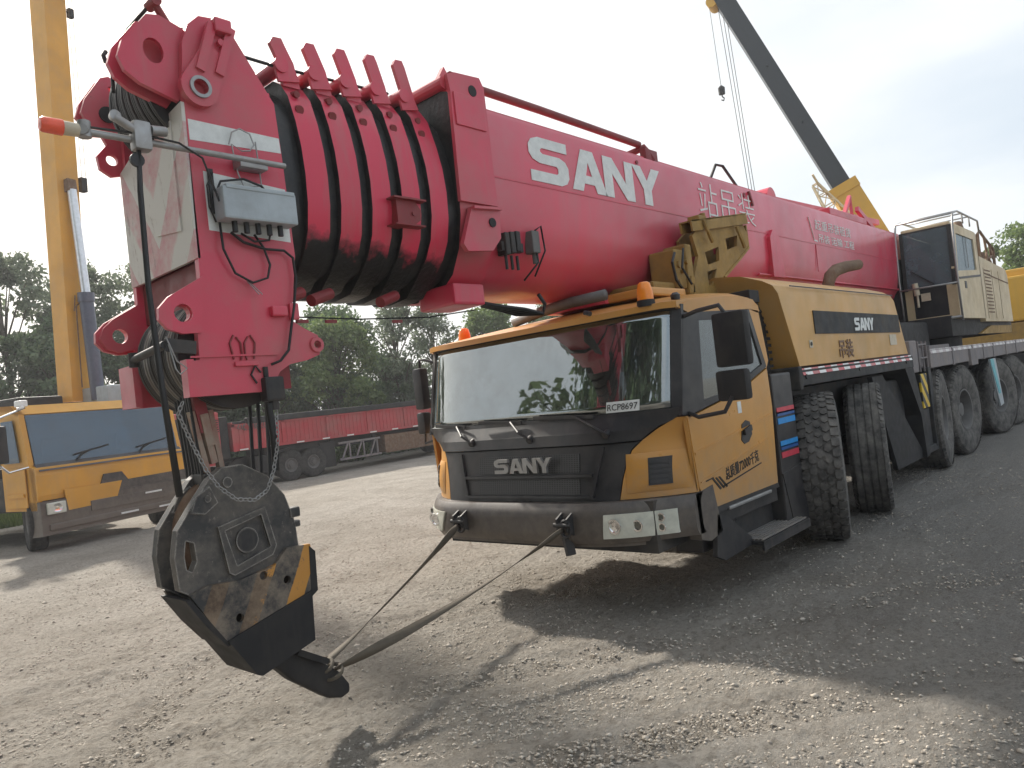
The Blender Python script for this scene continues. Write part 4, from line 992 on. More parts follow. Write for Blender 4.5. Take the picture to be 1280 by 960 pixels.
mb = MB(); mb.prism([(cx0+.03, cy0+.16, cz0+.08), (cx0+.03, cy1-.13, cz0+.08), (cx0+.03, cy1-.13, cz0+.60), (cx0+.03, cy0+.16, cz0+.60)], (.02, 0, 0))
for (a, b2) in (((cx0+.03, cy0+.02, cz0+.60), (cx0+.03, cy1, cz0+.64)), ((cx0+.10, cy0+.02, cz1-.05), (cx0+.10, cy1, cz1-.02))): mb.box(a, (b2[0]+.03, b2[1], b2[2]))
for y in (cy0+.0, cy1-.06): mb.prism([(cx0+.0, y, cz0+.6), (cx0+.08, y, cz0+.6), (cx0+.16, y, cz1-.02), (cx0+.08, y, cz1-.02)], (0, .06, 0))
obj('front_frame', mb, 'dim_black', uc)
mb = MB(); mb.prism([(cx0+.02, cy0+.06, cz0+.63), (cx0+.02, cy1-.06, cz0+.63), (cx0+.10, cy1-.06, cz1-.05), (cx0+.10, cy0+.06, cz1-.05)], (.01, 0, 0)); obj('front_window', mb, 'cab_glass', uc)
mb = MB(); mb.prism([(cx0+.28, cy0+.02, cz0+.85), (cx1-.35, cy0+.02, cz0+.95), (cx1-.35, cy0+.02, cz1-.15), (cx0+.45, cy0+.02, cz1-.15)], (0, .008, 0)); obj('side_window', mb, 'cab_glass', uc)
mb = MB(); mb.box((cx1-1.1, cy0-.004, cz0+.95), (cx1-1.06, cy0+.0, cz1-.15)); mb.bar((cx0+.0, cy1-.15, cz0+.95), (cx0+.0, cy1-.5, cz0+.66), .02, .02); mb.bar((cx0+.3, cy0-.004, cz0+.72), (cx1-.1, cy0-.004, cz0+.85), .01, .04); mb.box((cx0+.7, cy0-.008, cz0+.55), (cx0+.85, cy0, cz0+.68)); obj('cab_trim', mb, 'cable_black', uc)
mb = MB(); mb.box((16.2, 3.1, 2.8), (16.7, 3.5, 2.95), .04); mb.box((16.6, 3.1, 2.9), (16.75, 3.5, 3.6), .05); obj('operator_seat', mb, 'beige', uc)
mb = MB(); mb.box((cx0-.03, 3.30, cz0+.38), (cx0-.01, 3.45, cz0+.52)); mb.cyl((cx0-.06, 3.5, cz0+.5), (cx0-.06, 3.52, cz0+.72), .05, 12); mb.cyl((cx0-.06, 3.5, cz0+.28), (cx0-.06, 3.5, cz0+.5), .02, 8); obj('work_lamp', mb, 'beige', uc)
mb = MB()
for y in (cy0-.05, cy1+.04):
    mb.tube([(cx0-.08, y, cz0-.05), (cx0-.10, y, cz0+.8), (cx0+.0, y, cz1-.05), (cx0+.1, y, cz1+.16), (cx0+.5, y, cz1+.24), (cx1, y, cz1+.24), (cx1+.05, y, cz1)], .018, 8)
mb.tube([(cx0-.1, cy0-.05, cz0+.62), (cx0-.1, cy1+.04, cz0+.62)], .016, 8); mb.tube([(cx0-.08, cy0-.05, cz0+.02), (cx0-.08, cy1+.04, cz0+.02)], .022, 8)
mb.tube([(cx0+.1, cy0-.05, cz1+.16), (cx0+.1, cy1+.04, cz1+.16)], .016, 8); mb.tube([(cx0+.5, cy0-.05, cz1+.24), (cx0+.5, cy1+.04, cz1+.24)], .016, 8)
for x in (cx0+.9, cx0+1.5): mb.tube([(x, cy0-.05, cz1+.24), (x, cy0-.05, cz1+.05)], .014, 6); mb.tube([(x, cy0-.05, cz1+.24), (x, cy1+.05, cz1+.24)], .014, 6)
obj('guard_rail', mb, 'galvanised', uc, True)
mb = MB()
EP = [(17.42, 2.30), (20.6, 2.30), (20.55, 3.36), (20.35, 3.50), (17.42, 3.62)]
mb.prism([(x, 2.90, z) for x, z in EP], (0, 1.0, 0)); en = obj('power_unit', mb, 'cream', crane)
mb = MB()
for k in range(13): mb.box((17.85, 2.893, 2.48+k*.072), (18.45, 2.899, 2.505+k*.072))
for x in (17.75, 18.6, 19.35): mb.box((x, 2.895, 2.36), (x+.018, 2.899, 3.4))
mb.bar((17.75, 2.893, 3.29), (20.5, 2.893, 3.18), .008, .02); obj('louvres', mb, 'rusty_brown', en)
mb = MB()
for y in (2.95, 3.5):
    mb.tube([(17.9, y, 3.6), (17.95, y, 4.12), (18.2, y, 4.2), (18.6, y, 4.1), (19.2, y, 3.98), (19.5, y, 3.9), (19.45, y, 3.5)], .03, 6); mb.tube([(18.6, y, 4.1), (18.7, y, 3.8), (18.55, y, 3.6)], .025, 6); mb.tube([(19.1, y, 4.0), (19.2, y, 3.75), (18.9, y, 3.65), (19.0, y, 3.5)], .025, 6)
obj('service_rail', mb, 'rusty_brown', en)
mb = MB(); mb.tube([(18.0, 3.3, 3.5), (18.0, 3.3, 4.25), (18.05, 3.3, 4.45)], [.13, .13, .08], 14); mb.box((18.6, 3.05, 3.5), (19.9, 3.6, 3.72), .05); mb.box((18.9, 3.05, 3.7), (19.6, 3.5, 3.85), .05); obj('exhaust_stack', mb, 'rusty_brown', en, 40)
# red bracket linkage behind the boom top
mb = MB(); mb.bar((10.9, 4.4, 4.36), (15.6, 4.2, 4.42), .12, .10); mb.bar((12.9, 4.0, 4.08), (13.5, 4.0, 4.62), .06, .06); mb.bar((13.5, 4.0, 4.62), (13.2, 3.9, 3.9), .05, .05); mb.bar((13.3, 3.85, 4.35), (14.6, 3.8, 3.80), .06, .08)
mb.box((12.8, 3.78, 3.6), (13.1, 3.86, 4.0), .02); mb.box((11.8, 3.8, 4.08), (13.6, 4.2, 4.2), .02); mb.box((13.9, 3.78, 3.7), (15.2, 4.3, 4.0), .03); mb.cyl((10.9, 4.3, 4.36), (10.9, 4.5, 4.36), .16, 16)
obj('jib_linkage', mb, 'crane_red', boom)

# ================================================================== HOOK BLOCK (hangs, tied back)
hb = thing('hook_block', 'big dirty black hook block with yellow stripes hanging from the boom head', 'hook block', (2.05, 4.15, .2))
NP = [(1.845, 1.60), (1.93, 1.655), (2.06, 1.655), (2.21, 1.57), (2.31, 1.44), (2.36, 1.28), (2.375, 1.20), (2.43, 1.12), (2.44, 1.0), (2.40, .84), (2.385, .58), (2.01, .50), (1.75, .86), (1.66, 1.02), (1.62, 1.22), (1.64, 1.36), (1.74, 1.48)]
hb.scale = (.95, 1, 1)
YN, YF = 3.97, 4.20
up_ = [p for p in NP if p[1] > 1.15]
for y in (YN, YF):
    mb = MB(); U = [(1.62, 1.05), (1.61, 1.22), (1.64, 1.36), (1.73, 1.47), (1.845, 1.60), (1.93, 1.655), (2.06, 1.655), (2.21, 1.57), (2.31, 1.44), (2.36, 1.28), (2.37, 1.10), (2.2, .98), (1.8, .93)]
    H = [[(1.665, 1.22), (1.68, 1.30), (1.725, 1.28), (1.73, 1.18), (1.70, 1.13), (1.67, 1.15)]]
    mb.plate(U, H if y == YN else [], lambda u, v: (u, y, v), (0, .06, 0))
    mb.plate([(1.72, 1.44), (1.76, 1.52), (1.84, 1.565), (1.88, 1.47), (1.80, 1.42)], [], lambda u, v: (u, y-.015, v), (0, .015, 0))
    side = obj('side_plate', mb, 'block_steel', hb)
    if y == YN:
        mb = MB()
        mb.plate([(1.86, 1.34), (2.16, 1.40), (2.21, 1.17), (2.18, 1.12), (1.93, 1.06), (1.90, 1.08)], [[(1.90, 1.31), (2.13, 1.36), (2.17, 1.17), (1.95, 1.11)]], lambda u, v: (u, y-.022, v), (0, .022, 0))
        mb.cyl((2.03, y-.018, 1.235), (2.03, y, 1.235), .07, 20); mb.cyl((1.82, y-.02, 1.50), (1.82, y, 1.50), .02, 12); mb.cyl((1.95, y-.012, 1.57), (1.95, y, 1.57), .03, 12)
        mb.box((2.33, y-.01, 1.30), (2.40, y+.05, 1.36), .01); mb.box((2.34, y, 1.24), (2.40, y+.05, 1.28), .01)
        obj('hub_cover', mb, 'block_steel', side, 30)
    mb = MB()
    L = [(1.66, 1.02), (1.76, 1.045), (1.95, 1.03), (2.18, 1.06), (2.27, 1.14), (2.43, 1.13), (2.445, 1.03), (2.40, .80), (1.86, .70), (1.76, .85)]
    Hs = [[(cx_+.025*math.cos(t), cz_+.025*math.sin(t)) for t in np.linspace(0, 2*PI, 12, endpoint=False)] for cx_, cz_ in ((1.93, .83), (2.25, .96), (2.10, 1.02))]
    yy = y-.028 if y == YN else y+.06
    mb.plate(L, Hs, lambda u, v: (u, yy, v), (0, .028, 0)); obj('striped_plate', mb, 'hook_stripes', hb)
mb = MB(); mb.plate([(1.84, .73), (2.40, .86), (2.385, .575), (2.02, .485), (1.99, .50)], [], lambda u, v: (u, YN-.045, v), (0, .36, 0))
mb.plate([(1.66, 1.0), (1.76, .85), (1.86, .70), (1.84, .70), (1.73, .84), (1.63, 1.0)], [], lambda u, v: (u, YN-.03, v), (0, .31, 0)); mb.plate([(2.42, 1.12), (2.46, 1.08), (2.45, .85), (2.40, .82)], [], lambda u, v: (u, YN-.03, v), (0, .31, 0))
obj('crosshead', mb, 'dim_black', hb)
for k in range(2):
    y = 4.04+k*.075
    mb = MB(); mb.lathe([(y, .06), (y, .29), (y+.015, .31), (y+.03, .275), (y+.045, .31), (y+.06, .29), (y+.06, .06)], (2.0, 0, 1.30), 'y', 40); obj('sheave', mb, 'rusty_brown', hb, 30)
mb = MB(); mb.cyl((2.03, 3.95, 1.235), (2.03, 4.27, 1.235), .06, 16); mb.box((1.86, 4.05, 1.56), (2.0, 4.20, 1.63), .01); obj('sheave_pin', mb, 'black_steel', hb)
HK = [(2.12, .66), (2.26, .56), (2.36, .47), (2.48, .40), (2.60, .30), (2.665, .205), (2.66, .155), (2.60, .14), (2.50, .17), (2.40, .25), (2.27, .35), (2.16, .47), (2.06, .56)]
mb = MB(); bm = bmesh.new()
vs = [bm.verts.new((x, 4.02, z)) for x, z in HK]; f = bm.faces.new(vs); r = bmesh.ops.extrude_face_region(bm, geom=[f]); bmesh.ops.translate(bm, vec=(0, .12, 0), verts=[v for v in r['geom'] if isinstance(v, bmesh.types.BMVert)])
bmesh.ops.bevel(bm, geom=bm.edges[:], offset=.022, segments=3, affect='EDGES', profile=.6); mb.bm(bm)
mb.bar((2.30, 4.0, .52), (2.50, 4.0, .40), .03, .035); obj('hook', mb, 'dim_black', hb, 50)
mb = MB()
for (dx, yy) in ((-.035, 4.10), (.035, 4.10)):
    mb.bar((1.90+dx*1.6, yy, 1.98), (1.955+dx*1.2, yy, 1.58), .03, .045, (0, 1, 0))
mb.bar((1.905, 4.115, 1.96), (1.93, 4.115, 1.78), .05, .11, (0, 1, 0)); mb.bar((1.93, 4.12, 1.78), (1.945, 4.12, 1.68), .04, .10, (0, 1, 0))
obj('rope_socket', mb, 'link_tan', hb)
mb = MB(); mb.bar((1.885, 4.105, 2.06), (1.915, 4.105, 1.86), .07, .075, (0, 1, 0)); obj('wedge', mb, 'dark_red', hb)
mb = MB()
for k, y in enumerate((4.08, 4.13, 4.18, 4.24, 4.30, 4.36)): mb.tube([(1.83+.01*k, y, 2.1), (1.87+.008*k, y, 1.55)], .009, 6)
for k, y in enumerate((4.1, 4.2, 4.3)): mb.tube([(2.34, y, 2.12), (2.29, y, 1.35)], .012, 6)
obj('rope_fall', mb, 'cable_black', hb)

# limit switch + chain
ls = thing('limit_switch', 'small black hoist limit switch box hanging off the head bottom by the chain', 'limit switch', (2.27, 3.9, 2.0))
mb = MB(); mb.box((2.18, 3.84, 1.99), (2.30, 3.92, 2.13), .015); mb.cyl((2.21, 3.88, 2.13), (2.21, 3.88, 2.19), .015, 8); mb.cyl((2.24, 3.88, 1.94), (2.24, 3.88, 2.0), .03, 10); obj('housing', mb, 'black_steel', ls)
mb = MB(); mb.tube([(2.20, 3.87, 1.98), (2.21, 3.87, 1.8), (2.22, 3.9, 1.60)], .02, 8); mb.tube([(2.18, 3.88, 2.16), (2.15, 3.88, 2.20), (2.12, 3.88, 2.15), (2.15, 3.88, 2.10)], .006, 5); obj('weight_bar', mb, 'cable_black', ls)
def chain(name, pts, L=.032, r=.0034):
    P = [Vector(p) for p in pts]; D = [0]
    for i in range(1, len(P)): D.append(D[-1]+(P[i]-P[i-1]).length)
    n_ = int(D[-1]/(L*.78)); mb = MB()
    def at(s):
        for i in range(1, len(P)):
            if s <= D[i]: t = (s-D[i-1])/(D[i]-D[i-1]); return P[i-1].lerp(P[i], t), (P[i]-P[i-1]).normalized()
        return P[-1], (P[-1]-P[-2]).normalized()
    for k in range(n_):
        c, t = at((k+.5)*D[-1]/n_); a = t.cross(Vector((0, 1, 0)) if k % 2 else Vector((1, .3, .1))).normalized()
        mb.tube([c+t*(L/2*math.cos(q))+a*(L*.30*math.sin(q)) for q in np.linspace(0, 2*PI, 9)], r, 5, cap=False)
    return mb
mb = chain('chain', [(2.245, 3.87, 1.95), (2.22, 3.85, 1.75), (2.165, 3.83, 1.60), (2.11, 3.82, 1.50), (2.03, 3.82, 1.46), (1.93, 3.83, 1.48), (1.85, 3.85, 1.56), (1.80, 3.87, 1.66), (1.745, 3.89, 1.82), (1.70, 3.90, 1.97), (1.73, 3.9, 2.03)])
ch = obj('chain', mb, 'galvanised', None, True, loc=(2.0, 3.85, 1.5)); tag(ch, 'thin steel chain drooping in a loop over the black hook block', 'chain')
# long dark rod hanging from the signal pole
mb = MB(); mb.tube([(1.60, 3.80, 3.33), (1.585, 3.80, 3.10), (1.575, 3.80, 2.6), (1.59, 3.80, 2.1), (1.62, 3.80, 1.55)], [.012, .015, .015, .017, .019], 8)
rd_ = obj('hanging_rod', mb, 'cable_black', None, True, loc=(1.6, 3.8, 1.55)); tag(rd_, 'long thin black rod hanging from the red lamp pole down beside the hook block', 'rod')
# straps
def strap(a, b2, tw, sag, label, seed):
    a = Vector(a); b2 = Vector(b2); mb = MB(); n_ = 60; V = []
    d = (b2-a).normalized(); s1 = d.cross(Vector((0, 0, 1))).normalized(); s2 = s1.cross(d)
    for i in range(n_+1):
        t = i/n_; ang = tw*t+.6*math.sin(5*t+seed)+seed; p = a.lerp(b2, t)-Vector((0, 0, sag*4*t*(1-t)))
        w_ = .032*(1-.55*math.exp(-t*30)-.35*math.exp(-(1-t)*25)); e = s1*math.cos(ang)*w_+s2*math.sin(ang)*w_; nn = (s1*-math.sin(ang)+s2*math.cos(ang))*.003
        V += [p-e-nn, p+e-nn, p+e+nn, p-e+nn]
    F = []
    for i in range(n_):
        for k in range(4): F.append((i*4+k, i*4+(k+1) % 4, i*4+4+(k+1) % 4, i*4+4+k))
    F += [(0, 1, 2, 3), (n_*4+3, n_*4+2, n_*4+1, n_*4)]
    mb.addmesh(V, F)
    mb.tube([(b2.x+.0+.05*math.cos(q), b2.y+.09*math.sin(q)+.03, b2.z-.02+.03*math.cos(q)) for q in np.linspace(0, 2*PI, 16)], .012, 6)
    o = obj('tie_strap', mb, 'strap', None, True, loc=a); tag(o, label, 'strap', 'straps tying the hook to the bumper')
strap((4.53, 4.95, .78), (2.50, 4.07, .37), 3.4, .03, 'twisted webbing strap from the bumper end nearer the red trailer to the hook', .5)
strap((4.53, 3.75, .78), (2.53, 4.02, .33), 4.6, .05, 'twisted webbing strap from the bumper eye near the big headlight to the hook', 1.1)

# ================================================================== LEFT CRANE
A17 = math.atan2(.292, .956)
lcr = thing('truck_crane', 'yellow truck crane with raised boom and dark windscreen, parked by the trees on the left', 'truck crane', (4.15, 15.9, 0))
u_ = Vector((.956, .292, 0)); n_v = Vector((-.292, .956, 0)); o_ = Vector((4.15, 15.9, 0))
T = lambda x, y, z: o_+u_*x+n_v*y+Vector((0, 0, z))
ML = Matrix.Translation(o_) @ Matrix.Rotation(A17, 4, 'Z')
WL = 3.45
mb = MB()
prf = [(0, .78), (-.02, 1.0), (-.02, 1.5), (.12, 1.6), (.28, 2.6), (.5, 2.78), (.85, 2.8), (.95, 2.6), (.95, .8)]
mb.prism([T(.02, y, z) for y, z in prf], u_*.10); mb.prism([T(WL-.12, y, z) for y, z in prf], u_*.10)
mb.prism([T(.02, y, z) for y, z in [(.28, 2.6), (.5, 2.78), (.85, 2.8), (.85, 2.7), (.5, 2.68), (.33, 2.56)]], u_*(WL-.04))
mb.prism([T(.02, y, z) for y, z in [(-.03, .95), (-.05, 1.05), (-.05, 1.42), (-.03, 1.56), (.1, 1.6), (.15, 1.5), (.1, .95)]], u_*(WL-.04))
mb.box((.05, .85, .8), (WL-.05, .95, 2.75), M=ML)
lb = obj('cab_body', mb, 'left_yellow', lcr)
mb = MB(); mb.prism([T(.13, y, z) for y, z in [(.10, 1.62), (.27, 2.58), (.285, 2.58), (.115, 1.62)]], u_*(WL-.26)); obj('windscreen', mb, 'blue_glass', lcr)
mb = MB(); mb.box((.3, .3, .9), (3.1, .5, 1.75), .05, M=ML)
for x in (.9, 2.5): mb.box((x-.25, .62, 1.2), (x+.25, .72, 2.1), .05, M=ML)
mb.box((.13, .78, .9), (3.3, .84, 2.6), M=ML); obj('cab_interior', mb, 'seat_dark', lcr)
mb = MB(); mb.prism([T(.02, y, z) for y, z in [(-.10, .30), (-.10, .93), (.2, .95), (.3, .28)]], u_*(WL-.1)); mb.prism([T(1.55, -.06, .93), T(3.4, -.06, .93), T(3.4, -.06, 1.12), T(1.68, -.06, 1.10)], n_v*.03); mb.prism([T(1.2, -.085, .93), T(2.0, -.085, .93), T(1.75, -.085, 1.28), T(1.35, -.085, 1.28)], n_v*.03)
mb.box((1.0, -.12, .60), (3.3, -.09, .80), .005, M=ML); mb.box((.15, -.13, .38), (3.3, .3, .50), .02, M=ML)
mb.prism([T(0.1, -.075, 1.50), T(WL-.1, -.075, 1.50), T(WL-.1, .10, 1.64), T(.1, .10, 1.64)], n_v*.02)
lbm = obj('bumper', mb, 'bumper_black', lcr)
mb = MB(); mb.prism([T(.55, -.072, .70), T(1.55, -.072, .72), T(1.72, -.072, 1.10), T(.50, -.072, 1.10)], n_v*-.03-u_*0); obj('bumper_panel', mb, 'left_yellow', lbm)
for x in (.12, 2.95):
    mb = MB(); mb.box((x, -.15, .68), (x+.36, -.10, .90), .02, M=ML); h_ = obj('headlight', mb, 'lens', lcr)
    mb = MB(); c = T(x+.18, -.16, .79); mb.lathe([(0, .08), (-.01, .08), (0, .05), (.0, .001)], (0, 0, 0), 'y', 18); mb.v = [tuple(Vector(v)+c) for v in mb.v]; obj('lamp', mb, 'chrome', h_, 30)
mb = MB()
for x, z in ((1.6, .42), (3.0, .58), (2.2, .74), (2.5, .40)): mb.box((x, -.145, z), (x+.4, -.135, z+.035), M=ML)
obj('reflector', mb, 'white_vinyl', lcr)
# side door strip, mirror
mb = MB(); mb.box((-.02, .20, .85), (.0, .80, 1.6), .01, M=ML); mb.box((-.05, .25, 1.05), (-.02, .75, 1.12), M=ML); obj('side_door', mb, 'left_yellow', lcr)
mb = MB(); mb.prism([T(-.01, y, z) for y, z in [(.32, 1.7), (.42, 2.5), (.78, 2.5), (.78, 1.7)]], -u_*.015); obj('side_window', mb, 'blue_glass', lcr)
mb = MB(); mb.box((-.75, -.05, 1.72), (-.40, .10, 2.40), .04, M=ML); mm = obj('mirror', mb, 'dim_black', lcr, 40)
mb = MB(); mb.tube([T(.1, .2, 2.72), T(-.25, .05, 2.62), T(-.6, .02, 2.5), T(-.6, .02, 2.38)], .02, 6); mb.tube([T(0, .1, 1.6), T(-.4, .02, 1.55), T(-.6, .02, 1.75)], .02, 6); obj('mirror_arm', mb, 'chrome', mm)
mb = MB(); mb.tube([T(.15, .3, 2.78), T(.0, .1, 2.72), T(-.1, .1, 2.70)], .025, 6); mb.box((.0, .15, 2.74), (.14, .35, 2.86), .02, M=ML); obj('roof_lamp', mb, 'white_paint', lcr)
for x in (.9, 2.3):
    mb = MB(); mb.tube([T(x, .06, 1.60), T(x+.15, .10, 1.72), T(x+.35, .11, 1.80)], .018, 6); mb.bar(T(x+.0, .09, 1.74), T(x+.75, .11, 1.86), .02, .03); obj('wiper', mb, 'dim_black', lcr)
# ac unit and roof things
mb = MB(); mb.box((2.35, .9, 2.78), (3.3, 1.8, 3.16), .03, M=ML); acu = obj('air_conditioner', mb, 'box_grey', lcr)
mb = MB(); mb.lathe([(0, .001), (0, .15), (-.012, .16)], (0, 0, 0), 'y', 20); c = T(2.8, .89, 2.97); mb.v = [tuple(Vector(v)+c) for v in mb.v]; obj('fan', mb, 'dim_black', acu)
mb = MB(); mb.box((.6, 1.3, .7), (2.9, 6.0, 1.4), .05, M=ML); mb.box((.6, 2.2, 1.3), (3.2, 5.0, 1.6), .03, M=ML); obj('chassis', mb, 'chassis', lcr)
mb = MB(); mb.box((1.6, 1.2, 1.6), (3.2, 4.2, 2.75), .1, M=ML); obj('superstructure', mb, 'left_yellow', lcr)
mb = MB(); mb.box((1.0, 1.9, 2.7), (2.0, 3.2, 3.05), .05, M=ML); obj('boom_foot', mb, 'dim_black', lcr)
TYF = make_tyre(False, 'rubber_far')
for (x, y) in ((.22, 1.5), (WL-.25, 1.5), (.22, 3.2), (WL-.25, 3.2), (.22, 4.9), (WL-.25, 4.9)):
    st = y < 2; p = T(x+(.12 if x < 1 else -.12) if st else x, .62 if st else y, .58); w_ = wheel(lcr, p.x, p.y, .58, A17+PI/2+(0 if x < 1 else PI)-(ra(26) if st else 0), TYF, RIM, .75)
# raised boom
b0 = T(2.36, 2.0, 2.9); b1 = T(2.38, 1.4, 16.0)
bd = (b1-b0).normalized(); bx_ = u_.copy(); by_ = bd.cross(bx_).normalized()
def bsec(mb, s0, s1, w, dp, off=0):
    P = []
    for s_ in (s0, s1):
        for (a, c) in ((-1, -1), (1, -1), (1, 1), (-1, 1)): P.append(b0+bd*s_+bx_*a*w/2+by_*(c*dp/2+off))
    mb.hexa(P)
lboom = MB(); bsec(lboom, 0, 14.0, .50, .50, 0); LB = obj('boom', lboom, 'left_yellow', lcr)
for v_ in (): pass
mb = MB(); sgn = -1 if (by_.dot(n_v) > 0) else 1
F_ = by_*sgn   # towards the camera
mb.bar(b0+F_*.5+bx_*.12, b0+bd*2.3+F_*.47+bx_*.10, .27, .27); mb.box((0, 0, 0), (0, 0, 0)) if 0 else None
cyl = MB(); cyl.cyl(b0+F_*.62+bx_*.10, b0+bd*2.25+F_*.50+bx_*.06, .145, 20); cyl.cyl(b0+bd*2.2+F_*.5+bx_*.06, b0+bd*2.4+F_*.5+bx_*.06, .17, 20); cy_ = obj('lift_cylinder', cyl, 'cyl_grey', lcr, 40)
mb = MB(); mb.cyl(b0+bd*2.4+F_*.50+bx_*.06, b0+bd*4.72+F_*.36, .095, 20); obj('piston_rod', mb, 'rod_silver', cy_, 40)
mb = MB(); mb.bar(b0+bd*4.68+F_*.34, b0+bd*4.95+F_*.30, .20, .16, n_v); mb.bar(b0+bd*2.35+F_*.36-bx_*.1, b0+bd*2.0+F_*.36-bx_*.14, .02, .02)
mb.tube([b0+bd*.3+F_*.38-bx_*.1, b0+bd*2.1+F_*.37-bx_*.1, b0+bd*2.2+F_*.4-bx_*.02], .014, 6); obj('cylinder_pin', mb, 'rusty_brown', LB)
mb = MB()
for s_ in (4.9, 6.1, 8.9):
    mb.bar(b0+bd*s_+bx_*.24+F_*.15, b0+bd*s_+bx_*.50+F_*.15, .02, .02)
mb.box((0, 0, 0), (.001, .001, .001)); c = b0+bd*4.95+bx_*.42+F_*.15; mb.bar(c-bd*.16, c+bd*.16, .14, .14); c = b0+bd*8.9+bx_*.42+F_*.15; mb.bar(c-bd*.1, c+bd*.1, .11, .11)
mb.v = [v for v in mb.v]
obj('boom_bracket', mb, 'dim_black', LB)
mb = MB()
for dx in (.38, .48): mb.tube([b0+bd*4.9+bx_*dx+F_*.2, b0+bd*13.5+bx_*(dx-.08)+F_*.2], .006, 5)
obj('guide_wire', mb, 'cable_black', LB)
lh = thing('small_hook_block', 'small grey hook block hanging in front of the raised boom on the left', 'hook block', tuple(b0+bd*9.6+F_*.6))
c = b0+bd*9.15+F_*.62+bx_*.02; c.z += .2
mb = MB(); mb.box((c.x-.15, c.y-.06, c.z), (c.x+.15, c.y+.06, c.z+.6), .04); mb.box((c.x-.24, c.y-.09, c.z+.12), (c.x-.05, c.y+.09, c.z+.62), .03); obj('housing', mb, 'grey_steel', lh)
mb = MB(); mb.tube([(c.x, c.y, c.z), (c.x, c.y, c.z-.1), (c.x+.07, c.y, c.z-.2), (c.x+.05, c.y, c.z-.31), (c.x-.04, c.y, c.z-.33), (c.x-.08, c.y, c.z-.26)], .028, 8); obj('hook', mb, 'galvanised', lh, True)
mb = MB(); mb.tube([(c.x-.08, c.y, c.z+.6), (c.x-.08, c.y+.0, c.z+5.0)], .012, 5); mb.tube([(c.x+.08, c.y, c.z+.6), (c.x+.08, c.y, c.z+5.0)], .012, 5); obj('rope', mb, 'cable_black', lh)

# ================================================================== RED TRAILER TRUCK
tr = thing('semi_trailer', 'long low sided red semi trailer parked in front of the trees', 'trailer', (15, 23, 0))
mb = MB(); x0, x1, y0, y1 = 11.15, 23.2, 22.0, 24.4
mb.box((x0, y0, 1.22), (x1, y0+.06, 2.02), .01); mb.box((x0, y1-.06, 1.22), (x1, y1, 2.02), .01); mb.box((x0, y0, 1.2), (x1, y1, 1.28)); mb.box((x0, y0, 1.22), (x0+.06, y1, 2.10)); mb.box((x1-.06, y0, 1.22), (x1, y1, 2.1))
for k in range(72):
    x = x0+.08+k*(x1-x0-.16)/72; mb.box((x, y0-.014, 1.27), (x+.085, y0, 1.95))
for k in range(8):
    x = x0+k*(x1-x0-.1)/7; mb.box((x, y0-.05, 1.20), (x+.10, y0, 2.05))
mb.box((x0, y0-.05, 1.95), (x1, y0+.02, 2.03)); mb.box((x0, y0-.045, 1.19), (x1, y0, 1.27))
tb = obj('cargo_body', mb, 'trailer_red', tr)
mb = MB(); mb.box((x0+.5, y0-.08, 2.0), (x1, y0+.12, 2.20), .04); mb.box((x0+.4, y0+.1, 1.9), (x1, y1, 2.12), .04); obj('tarpaulin', mb, 'dim_black', tb)
mb = MB()
for k in range(12):
    x = x0+.2+k*1.0; mb.box((x, y0-.062, 1.205), (x+.28, y0-.052, 1.245))
obj('reflector', mb, 'white_vinyl', tb)
mb = MB()
for k in range(16):
    x = x0+.25+k*.07; mb.tube([(x, y0-.06, 2.0+.05*random.random()), (x+random.uniform(-.1, .1), y0-.07, 1.9), (x+.03, y0-.06, 1.80+.1*random.random())], .014, 5)
obj('rope_bundle', mb, 'hub_grey', tb)
mb = MB(); mb.box((12.5, 22.6, .85), (23.0, 23.8, 1.2), .02); mb.box((12.3, 22.15, .95), (14.6, 22.25, 1.16), .02)
for x in (14.9, 16.7): mb.box((x, 22.3, .35), (x+.12, 22.45, 1.2))
mb.box((14.3, 22.1, .22), (14.9, 22.7, 1.1), .03)
obj('trailer_chassis', mb, 'dim_black', tr)
mb = MB(); mb.box((15.0, 22.0, .95), (16.8, 22.05, 1.02)); mb.box((15.0, 22.0, .38), (16.8, 22.05, .45))
for k in range(3): mb.bar((15.1+k*.6, 22.02, .42), (15.4+k*.6, 22.02, .98), .05, .04, (0, 1, 0)); mb.bar((15.45+k*.6, 22.02, .98), (15.45+k*.6, 22.02, .42), .05, .04, (0, 1, 0))
obj('side_rack', mb, 'deck_grey', tr)
mb = MB(); mb.box((17.0, 22.0, .42), (20.4, 22.6, 1.05), .03); mb.box((17.0, 21.98, .40), (20.4, 22.0, .46)); obj('tool_box', mb, 'rusty_brown', tr)
RIMF = make_rim(.36, .34, 'hub_grey', .06)
for x in (20.9, 22.1):
    for y in (22.25, 24.1): wheel(tr, x, y, .5, 0 if y < 23 else PI, TYF, RIMF, .65)
tk = thing('tractor_truck', 'dark red tractor truck coupled to the front end of the red semi trailer', 'truck', (10.5, 23.2, 0))
mb = MB(); mb.box((9.0, 21.95, 1.0), (10.75, 24.4, 2.52), .08); mb.box((9.1, 22.05, .75), (10.7, 24.3, 1.0)); mb.box((10.0, 21.93, 1.2), (10.75, 21.96, 2.45), .01)
tb = obj('cab_body', mb, 'trailer_red', tk)
mb = MB(); mb.box((9.15, 21.93, 1.75), (9.9, 21.95, 2.35)); mb.box((8.98, 22.1, 1.7), (9.0, 24.2, 2.4)); obj('side_window', mb, 'blue_glass', tb)
mb = MB(); mb.box((10.76, 22.0, 1.0), (11.06, 22.9, 2.3), .03)
for k in range(6): mb.box((10.30, 21.915, 1.85+k*.07), (10.72, 21.925, 1.88+k*.07))
obj('air_filter', mb, 'dim_black', tk)
